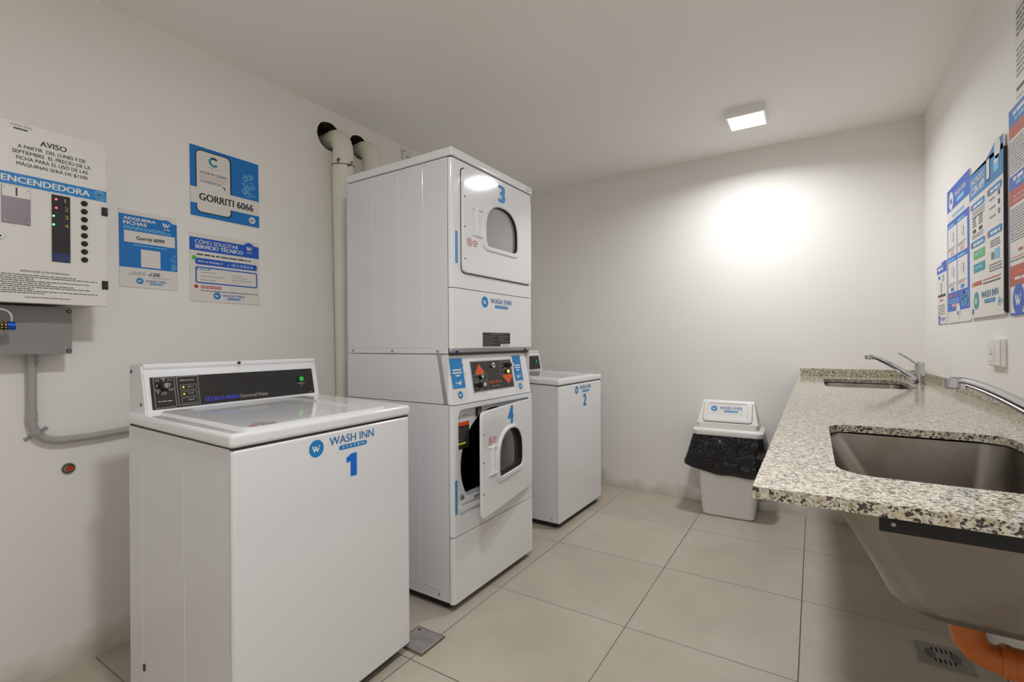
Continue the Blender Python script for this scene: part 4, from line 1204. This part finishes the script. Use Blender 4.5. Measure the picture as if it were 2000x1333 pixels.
p.rect(w * .22, V(.885), w * .45, V(.862), 'ink_pink', k=2); p.bubbles(w * .62, V(.90), w * .98, V(.79), 'blue_light', 16, 5, .06, .15, 2)
p.disc(w * .5, V(.92), w * .09, 'board', 2); p.wlogo(w * .5, V(.935), w * .07, None, 'blue_royal', 3)
done(b, 'wall_sign', 'royal blue four-step instruction sign between the smallest sign and the phone app sign', GR)
# ENCENDIDO CON APP
b, p, w, h = right_sign(-.425, -.838, 1.237, 1.815, .006, .004)
V = lambda f: h * (1 - f)
bt = MB()
p.rect(0, V(.18), w, h - .001, 'blue'); p.poly([(0, h), (w * .55, h), (w * .80, h + .03), (w, h + .028), (w, h - .02), (0, h - .002)], 'blue')
b.add([p.P(x, y, 0) - Vector((d, 0, 0)) * -1 for d in (0, .006) for x, y in ((w * .55, h), (w * .80, h + .028), (w, h + .028), (w, h))], [(0, 1, 2, 3), (7, 6, 5, 4), (0, 4, 5, 1), (1, 5, 6, 2), (2, 6, 7, 3)], 'board')
p.text(w * .06, V(.085), w * .50, V(.045), 'ENCENDIDO', 'white_ink', .02, 2); p.text(w * .06, V(.155), w * .50, V(.10), 'CON APP', 'white_ink', .035, 2)
p.rect(w * .55, V(.150), w * .66, V(-.005), 'ink', r=.012, k=3); p.rect(w * .565, V(.135), w * .645, V(.012), 'board', r=.008, k=4)
p.disc(w * .86, V(.0), w * .085, 'board', 3); p.rect(w * .76, V(.13), w * .90, V(.04), 'blue_light', k=3); p.words(w * .78, V(.08), w * .88, .010, 'white_ink', 4)
def tab(x0, v0, x1):
    p.rect(w * x0, V(v0 + .045), w * x1, V(v0), 'blue', r=.010, k=2); p.rect(w * (x0 - .02), V(v0 + .040), w * (x0 + .03), V(v0 + .005), 'brick_red', k=3); p.words(w * (x0 + .07), V(v0 + .034), w * (x1 - .05), .010, 'white_ink', 3, seed=int(v0 * 99))
tab(.07, .215, .50); tab(.60, .205, .97); tab(.07, .475, .50); tab(.60, .465, .97)
for i in range(3): p.words(w * .10, V(.28 + i * .018), w * .50, .004, 'ink_grey', 2, seed=i)
for cx in (.17, .37):
    p.rect(w * (cx - .05), V(.42), w * (cx + .05), V(.395), 'ink', k=2)
    for i in range(4): p.words(w * (cx - .06), V(.325 + i * .018), w * (cx + .06), .007, 'ink_grey', 2, seed=i + int(cx * 50))
for i in range(2): p.words(w * .10, V(.44 + i * .015), w * .46, .004, 'ink_grey', 2, seed=i + 4)
for i in range(3): p.words(w * .64, V(.285 + i * .055), w * .80, .006, 'ink_grey', 2, seed=i + 9); p.rect(w * .87, V(.285 + i * .055), w * .92, V(.255 + i * .055), 'navy' if i < 2 else 'ink_grey', k=2)
p.rect(w * .14, V(.605), w * .50, V(.545), 'green', r=.008, k=2); p.words(w * .2, V(.58), w * .42, .010, 'blue_light', 3)
p.rect(w * .14, V(.695), w * .50, V(.635), 'teal', r=.008, k=2); p.words(w * .2, V(.67), w * .42, .010, 'blue_light', 3)
for i in range(3): p.words(w * .66, V(.545 + i * .016), w * .92, .005, 'ink_grey', 2, seed=i + 14)
p.rect(w * .78, V(.66), w * .90, V(.595), 'blue_light', k=2); p.rect(w * .68, V(.655), w * .76, V(.61), 'ink_grey', k=2)
for i in range(3): p.words(w * .62, V(.69 + i * .018), w * .96, .005, 'ink_grey', 2, seed=i + 18)
p.rect(w * .14, V(.785), w * .40, V(.757), 'brick_red', k=2); p.disc(w * .10, V(.772), .008, 'brick_red', 2)
for i in range(2): p.words(w * .44, V(.768 + i * .022), w * .93, .005, 'brick_red' if i == 0 else 'ink', 2, seed=i + 25)
p.wlogo(w * .22, V(.885), w * .085, 'teal', 'white_ink', 2); p.washinn(w * .38, V(.915), w * .86, V(.835), 'blue_text', 'blue', k=2)
p.bubbles(w * .03, V(.99), w * .18, V(.93), 'blue_light', 6, 6, .1, .2, 2); p.bubbles(w * .85, V(.95), w * .99, V(.86), 'blue_light', 6, 7, .1, .2, 2)
b.add([(XR - .001, -.836, 1.245), (XR - .001, -.846, 1.240), (XR - .012, -.848, 1.246), (XR - .011, -.838, 1.25), (XR - .001, -.840, 1.80), (XR - .001, -.843, 1.80), (XR - .010, -.843, 1.80), (XR - .010, -.840, 1.80)], [(0, 1, 2, 3), (4, 7, 6, 5), (0, 4, 5, 1), (1, 5, 6, 2), (2, 6, 7, 3), (3, 7, 4, 0)], 'dark')
done(b, 'wall_sign', 'white sign reading ENCENDIDO CON APP with a drawn phone and green boxes', GR)
# large red and blue sign at the picture edge
b, p, w, h = right_sign(-.876, -1.276, 1.228, 1.896, .004)
V = lambda f: h * (1 - f)
p.rect(0, 0, w, h, 'blue_royal'); p.rect(.006, V(.988), w - .006, V(.01), 'board', k=1.5)
for v0, v1, m_ in ((.0, .085, 'blue_sign'), (.085, .145, 'brick_red'), (.325, .395, 'blue_royal'), (.395, .47, 'brick_red'), (.76, .86, 'brick_red')): p.rect(.003, V(v1), w - .003, V(v0), m_, k=2)
for v0, v1, n_ in ((.16, .32, 12), (.485, .65, 13)):
    for i in range(n_): p.words(.012, V(v0 + (v1 - v0) * i / n_ + .008), w - .02, .0048, 'ink_grey', 2, seed=i)
for v0, x0, m_ in ((.040, .10, 'white_ink'), (.070, .14, 'blue_light'), (.355, .10, 'white_ink'), (.38, .16, 'blue_light')): p.words(w * x0, V(v0), w * .85, .012, m_, 3, seed=int(v0 * 100))
p.words(w * .1, V(.435), w * .8, .006, 'ink_pink', 3); p.words(w * .1, V(.455), w * .8, .006, 'ink_pink', 3, seed=3)
p.words(w * .2, V(.70), w * .8, .010, 'brick_red', 3); p.words(.01, V(.725), w * .9, .005, 'ink_pink', 3, seed=8); p.words(.01, V(.74), w * .9, .005, 'ink_grey', 3, seed=9)
p.words(w * .08, V(.80), w * .85, .006, 'orange', 3, seed=8); p.words(w * .12, V(.83), w * .8, .008, 'white_ink', 3, seed=11)
p.wlogo(w * .20, V(.925), w * .125, 'blue_royal', 'white_ink', 3); p.washinn(w * .4, V(.95), w * .85, V(.90), 'blue_text', 'blue', k=3)
done(b, 'wall_sign', 'tall blue, white and brick red rules sign at the right edge of the picture', GR)
b, p, w, h = right_sign(-.928, -1.140, 1.915, 2.21, .0012)
V = lambda f: h * (1 - f)
for i in range(5): p.words(.012, V(.10 + i * .06), w - .02, .008, 'ink_grey', 2, seed=i)
for i in range(6): p.words(.012, V(.50 + i * .055), w - .02, .006, 'ink_grey', 2, seed=i + 6)
p.rect(.012, V(.93), w * .6, V(.895), 'ink', k=2)
done(b, 'paper_notice', 'white printed paper notice taped above the brick red rules sign', GR)
# wall outlet
t = empty('wall_outlet', (XR, -.752, 1.105)); tag(t, 'white wall socket under the signs on the right wall', 'socket')
b = MB(); b.box(-.014, -.0005, -.072, .072, -.048, .048, 'plastic', .003); b.build('socket_box', t)
b = MB(); b.box(-.018, -.014, -.066, .066, -.044, .046, 'plastic', .0015); b.box(-.0195, -.018, -.012, .050, -.030, .028, 'plastic', .001)
b.build('faceplate', t)
b = MB()
for y_, z_ in ((.010, -.005), (.028, -.005), (.019, .008)): b.box(-.0200, -.0195, y_ - .0015, y_ + .0015, z_ - .004, z_ + .004, 'seam')
b.build('pin_holes', t, 0)

# ------------------------------------------------------------------ granite worktop
ZC, TH = .927, .0185
X0, Y0c = 1.170, -2.258
OPN = (1.283, 1.628, -2.103, -1.530)
OPF = (1.297, 1.655, -.285, .300)
t = empty('granite_worktop', (1.48, -.83, ZC - TH)); tag(t, 'speckled granite worktop along the right wall with upstands and two sink cut-outs', 'worktop')
ro = (1.48, -.83, ZC - TH)
b = MB()
strips = [((Y0c, -.80), OPN), ((-.80, YB - .001), OPF)]
for (ya, yb), op in strips:
    hole = rrect(op[0], op[1], op[2], op[3], .060, 8)
    rect = [(X0, ya), (XR - .001, ya), (XR - .001, yb), (X0, yb)]
    c = ((op[0] + op[1]) / 2, (op[2] + op[3]) / 2)
    I = polar_corner(hole, c, 80, rect); O_ = polar_corner(rect, c, 80, rect); n = len(I)
    for z, rev in ((ZC, False), (ZC - TH, True)):
        vs = [(q[0], q[1], z) for q in O_] + [(q[0], q[1], z) for q in I]
        fs = [(i, (i + 1) % n, (i + 1) % n + n, i + n) for i in range(n)]
        b.add(vs, [tuple(reversed(f)) for f in fs] if rev else fs, 'granite')
    vs = [(q[0], q[1], ZC) for q in I] + [(q[0], q[1], ZC - TH) for q in I]
    b.add(vs, [(i, (i + 1) % n, (i + 1) % n + n, i + n) for i in range(n)], 'granite')
for xa, ya, xb, yb in ((X0, YB - .001, X0, Y0c), (X0, Y0c, XR - .001, Y0c)):
    b.add([(xa, ya, ZC - TH), (xb, yb, ZC - TH), (xb, yb, ZC), (xa, ya, ZC)], [(0, 1, 2, 3)], 'granite')
rel(b, ro).build('granite_slab', t, 30)
b = MB(); b.box(X0 + .006, XR - .001, YB - .021, YB - .001, ZC, .972, 'granite', .0015); rel(b, ro).build('back_upstand', t)
b = MB(); b.box(XR - .021, XR - .001, Y0c, YB - .022, ZC, .968, 'granite', .0015); rel(b, ro).build('side_upstand', t)
# steel angle carrying the slab
b = MB(); yb_ = -2.215
b.box(1.330, XR - .002, yb_ - .003, yb_, ZC - TH - .0315, ZC - TH - .0005, 'dark'); b.box(1.330, XR - .002, yb_, yb_ + .035, ZC - TH - .004, ZC - TH - .0005, 'dark')
b.cyl((1.346, yb_ - .003, .889), (1.346, yb_ - .005, .889), .003, 'galv', 8)
rel(b, ro).build('support_angle', t)

def sink(op, label, dirt):
    cx, cy = (op[0] + op[1]) / 2, (op[2] + op[3]) / 2
    t = empty('sink_basin', (cx, cy, .685)); tag(t, label, 'sink', 'steel sink basins')
    zt = ZC - TH - .0008; ro = (cx, cy, .685)
    b = MB()
    lev = [(-.030, -.012, -.012, -.012, zt, .055), (-.018, .0, .0, .0, zt - .004, .05), (.060, .012, .022, .022, .760, .06), (.083, .020, .034, .034, .712, .06), (.104, .045, .062, .062, .690, .06), (.150, .08, .10, .10, .6865, .05)]
    rings = []
    for l, r_, f, k_, z, rad in lev:
        rings.append([(q[0], q[1], z) for q in rrect(op[0] + l - .004, op[1] - r_ + .004, op[2] + f - .004, op[3] - k_ + .004, rad, 8)])
    b.loft(rings, 'steel', cap0=False, cap1=True)
    # outer skin, 1.2 mm outside
    rings2 = []
    for l, r_, f, k_, z, rad in lev:
        rings2.append([(q[0], q[1], z - (.0012 if z < .7 else 0)) for q in rrect(op[0] + l - .0055, op[1] - r_ + .0055, op[2] + f - .0055, op[3] - k_ + .0055, rad, 8)])
    b.loft(list(reversed(rings2)), 'steel', cap0=True, cap1=False)
    rel(b, ro).build('basin_bowl', t, 60)
    b = MB(); b.cyl((1.505, cy, .6875), (1.505, cy, .6895), .03, 'chrome', 24); b.cyl((1.505, cy, .6895), (1.505, cy, .690), .018, 'dark', 20); rel(b, ro).build('drain_strainer', t)
    return t
sink(OPN, 'near stainless steel sink basin set under the worktop, its outside showing from below', True)
sink(OPF, 'far stainless steel sink basin near the back wall', False)

def faucet(x, y, label):
    t = empty('mixer_tap', (x, y, ZC)); tag(t, label, 'tap', 'chrome mixer taps')
    b = MB(); b.cyl((0, 0, .0), (0, 0, .006), .026, 'chrome', 28); b.cyl((0, 0, .006), (0, 0, .080), .0205, 'chrome', 28); b.build('tap_body', t)
    b = MB(); b.cyl((0, 0, .0805), (0, 0, .108), .0215, 'chrome', 28); b.cyl((0, 0, .108), (0, 0, .113), .0215, 'chrome', 28, .017)
    b.tube([(-.012, 0, .103), (-.040, 0, .128), (-.083, 0, .158)], [.0055, .0048, .0032], 'chrome', 12); b.build('lever_handle', t)
    b = MB()
    pts = [(-.015, 0, .026), (-.045, 0, .046)] + [tuple(q) for q in bend((-.06, 0, .058), (-.150, 0, .128), (-.196, 0, .139), 10)] + [(-.214, 0, .1385)]
    rads = [.0160, .0155, .0148] + [.0142 - .0006 * k for k in range(9)] + [.0085, .0085]
    rads = rads[:len(pts)] + [.0078] * (len(pts) - len(rads))
    b.tube(pts, rads, 'chrome', 18); b.build('spout', t)
    b = MB(); b.cyl((-.212, 0, .145), (-.212, 0, .1255), .0125, 'chrome', 20); b.cyl((-.196, 0, .135), (-.196, 0, .122), .0075, 'chrome', 16); b.cyl((-.212, 0, .1255), (-.212, 0, .124), .010, 'dark', 16); b.build('aerator', t)
faucet(1.704, .077, 'chrome single-lever mixer tap at the far sink')
faucet(1.704, -1.76, 'large chrome mixer tap spout reaching in at the right edge over the near sink')

# orange drain pipe
t = empty('drain_pipe', (1.505, -1.80, .45)); tag(t, 'orange plastic drain pipe under the near sink', 'drain pipe')
ro = (1.505, -1.80, .45)
cy = -1.80
b = MB()
b.tube([(1.505, cy, .6845), (1.505, cy, .664)], [.034, .034], 'orange_pvc', 24); rel(b, ro).build('outlet_flange', t)
b = MB()
b.tube([Vector((1.505, cy, .664))] + bend((1.505, cy, .585), (1.505, cy, .534), (1.552, cy, .532), 12) + [Vector((1.66, cy, .529)), Vector((1.79, cy, .525))], [.0275] * 6 + [.0262] * 3 + [.0245] * 7, 'orange_pvc', 24)
rel(b, ro).build('drain_elbow', t)
b = MB(); b.tube([(1.552, cy, .532), (1.556, cy, .532), (1.557, cy, .532), (1.568, cy, .5315), (1.569, cy, .5315), (1.61, cy, .5305)], [.027, .029, .031, .031, .029, .0285], 'orange_pvc', 24); rel(b, ro).build('coupling_collar', t)

# ------------------------------------------------------------------ swing-top bin
t = empty('swing_top_bin', (.766, .42, 0), math.radians(1.0)); tag(t, 'white swing-top waste bin with black liner standing at the back wall', 'waste bin')
BX, BY = .300, .205     # foot size
def ring_at(hx, hy, z, r, seg=5, dy=0): return [(q[0], q[1] + dy, z) for q in rrect(-hx, hx, -hy, hy, r, seg)]
b = MB()
b.loft([ring_at(.148, .096, 0, .03), ring_at(.158, .106, .006, .035), ring_at(.165, .110, .10, .035), ring_at(.190, .125, .53, .04), ring_at(.186, .121, .53, .04), ring_at(.154, .100, .012, .03)], 'bin_plastic', cap0=True, cap1=True)
b.build('bin_body', t)
b = MB()   # lid rim and hood
b.loft([ring_at(.210, .134, .534, .045), ring_at(.213, .137, .540, .045), ring_at(.213, .137, .562, .045), ring_at(.205, .130, .572, .042), ring_at(.188, .116, .578, .03), ring_at(.183, .110, .612, .02)], 'bin_plastic', cap0=True, cap1=True)
hood = [(-.110, .610), (-.030, .742), (-.020, .752), (.020, .752), (.030, .742), (.110, .610)]
def hoodring(s, sc): return [(s, q[0] * sc, .610 + (q[1] - .610) * (1 - (1 - sc) * .6)) for q in hood]
b.loft([hoodring(-.172, 1), hoodring(-.146, .90), hoodring(.146, .90), hoodring(.172, 1)][0:0] or [[(-.182 + (.026 if q[1] > .70 else 0), q[0], q[1]) for q in hood], [(.182 - (.026 if q[1] > .70 else 0), q[0], q[1]) for q in hood]], 'bin_plastic')
b.build('bin_lid', t)
a0 = Vector((0, -.110, .610)); a1 = Vector((0, -.030, .742)); vv = (a1 - a0).normalized(); nn = Vector((0, -vv.z, vv.y)); L = (a1 - a0).length
b = MB()
def QQ(x, s, h): return a0 + Vector((x, 0, 0)) + vv * s + nn * h
flap = rrect(-.146, .146, .014, L + .004, .02, 5); f2 = rrect(-.142, .142, .018, L + .001, .017, 5)
f3 = rrect(-.118, .118, .034, L - .008, .010, 5); f4 = rrect(-.114, .114, .038, L - .012, .008, 5)
b.loft([[QQ(x, s, .0003) for x, s in rrect(-.1485, .1485, .0115, L + .0065, .022, 5)], [QQ(x, s, .0006) for x, s in rrect(-.1485, .1485, .0115, L + .0065, .022, 5)]], 'seam')
b.loft([[QQ(x, s, .0002) for x, s in flap], [QQ(x, s, .006) for x, s in flap], [QQ(x, s, .008) for x, s in f2], [QQ(x, s, .008) for x, s in f3], [QQ(x, s, .004) for x, s in f4]], 'bin_plastic')
fl = b.build('swing_flap', t)
b = MB(); p = Print(b, QQ(-.114, .038, .0042), (1, 0, 0), vv, nn, .0003)
p.rect(.004, .030, .205, .098, 'board', k=.5)
p.wlogo(.032, .068, .0195, 'blue', 'white_ink', 1.5); p.washinn(.066, .045, .200, .086, 'blue_text', 'blue', k=1.5)
b.build('logo_sticker', fl, 0)
b = MB()   # liner folded over the rim and flaring out
rn = random.Random(5)
N = 72
def blob(hx, hy, z, r, amp, ph, zamp=0.0):
    base = polar(rrect(-hx, hx, -hy, hy, r, 6), (0, 0), N)
    out = []
    for k, q in enumerate(base):
        a = 2 * PI * k / N
        f = 1 + amp * (math.sin(9 * a + ph) * .5 + math.sin(17 * a + ph * 2) * .35 + rn.uniform(-.3, .3))
        out.append((q[0] * f, q[1] * f, z + zamp * (math.sin(2 * a + 1.0) + .5 * math.sin(5 * a + ph))))
    return out
rings = [blob(.203, .130, .552, .04, .0, 0), blob(.211, .136, .530, .04, .004, .3), blob(.228, .144, .47, .05, .014, .8), blob(.246, .152, .40, .05, .026, 1.2), blob(.264, .156, .345, .06, .030, 1.5, .006), blob(.268, .154, .310, .07, .026, 1.8, .012), blob(.232, .140, .290, .06, .018, 2.0, .012), blob(.198, .128, .302, .05, .010, 2.2, .006), blob(.194, .126, .34, .05, .002, 2.2)]
for rg in rings:   # keep the liner clear of the back wall
    for i, q in enumerate(rg): rg[i] = (q[0], min(q[1], .150), q[2])
b.loft(rings, 'bag', cap0=False, cap1=False)
o = b.build('bin_liner', t, 50)

# ------------------------------------------------------------------ floor drains
t = empty('floor_drain', (1.641, -.781, 0)); tag(t, 'square slotted steel floor drain under the worktop', 'floor drain')
b = MB()
hh = .071
b.box(-hh, hh, -hh, hh, .0002, .0035, 'steel_floor', .0008)
p = Print(b, (-hh, -hh, .0035), (1, 0, 0), (0, 1, 0), (0, 0, 1), .0003)
W_ = 2 * hh
for i in range(5):
    q = W_ * (.30 + .095 * i)
    ln = (.16, .20, .22, .20, .16)[i] * W_
    for (x0, x1) in ((.14 * W_ + (.22 * W_ - ln) * .5, .14 * W_ + (.22 * W_ - ln) * .5 + ln), (.64 * W_ + (.22 * W_ - ln) * .5, .64 * W_ + (.22 * W_ - ln) * .5 + ln)):
        p.rect(x0, q, x1, q + .006, 'dark', r=.002)
        p.rect(q, x0, q + .006, x1, 'dark', r=.002)
p.outline(.0, .0, W_, W_, .006, 'galv', k=1)
b.build('drain_grate', t, 0)
b = MB(); fr = .082
a_ = rrect(-fr, fr, -fr, fr, .002, 2); c_ = rrect(-hh - .001, hh + .001, -hh - .001, hh + .001, .002, 2); n = len(a_)
b.loft([[(q[0], q[1], .0003) for q in a_], [(q[0], q[1], .0018) for q in a_], [(q[0], q[1], .0018) for q in c_], [(q[0], q[1], .0003) for q in c_]], mat('old_mortar', rgb(176, 170, 156), .8, var=(60, .2)), cap0=False, cap1=False)
b.build('mortar_surround', t, 0)
t = empty('floor_access_cover', (-.045, -1.700, 0)); tag(t, 'grey metal access cover in the floor at the corner of washing machine 1', 'access cover')
b = MB(); b.box(-.064, .064, -.062, .062, .0003, .006, 'steel_floor', .003, 3); b.cyl((-.045, .045, .006), (-.045, .045, .0075), .005, 'dark', 10); b.build('cover_plate', t)
b = MB()
a_ = rrect(-.072, .072, -.070, .070, .006, 3); c_ = rrect(-.065, .065, -.063, .063, .004, 3)
b.loft([[(q[0], q[1], .0002) for q in a_], [(q[0], q[1], .0012) for q in a_], [(q[0], q[1], .0012) for q in c_], [(q[0], q[1], .0002) for q in c_]], mat('dirty_mortar', rgb(104, 92, 74), .9, var=(60, .3)), cap0=False, cap1=False)
b.build('cover_surround', t, 0)
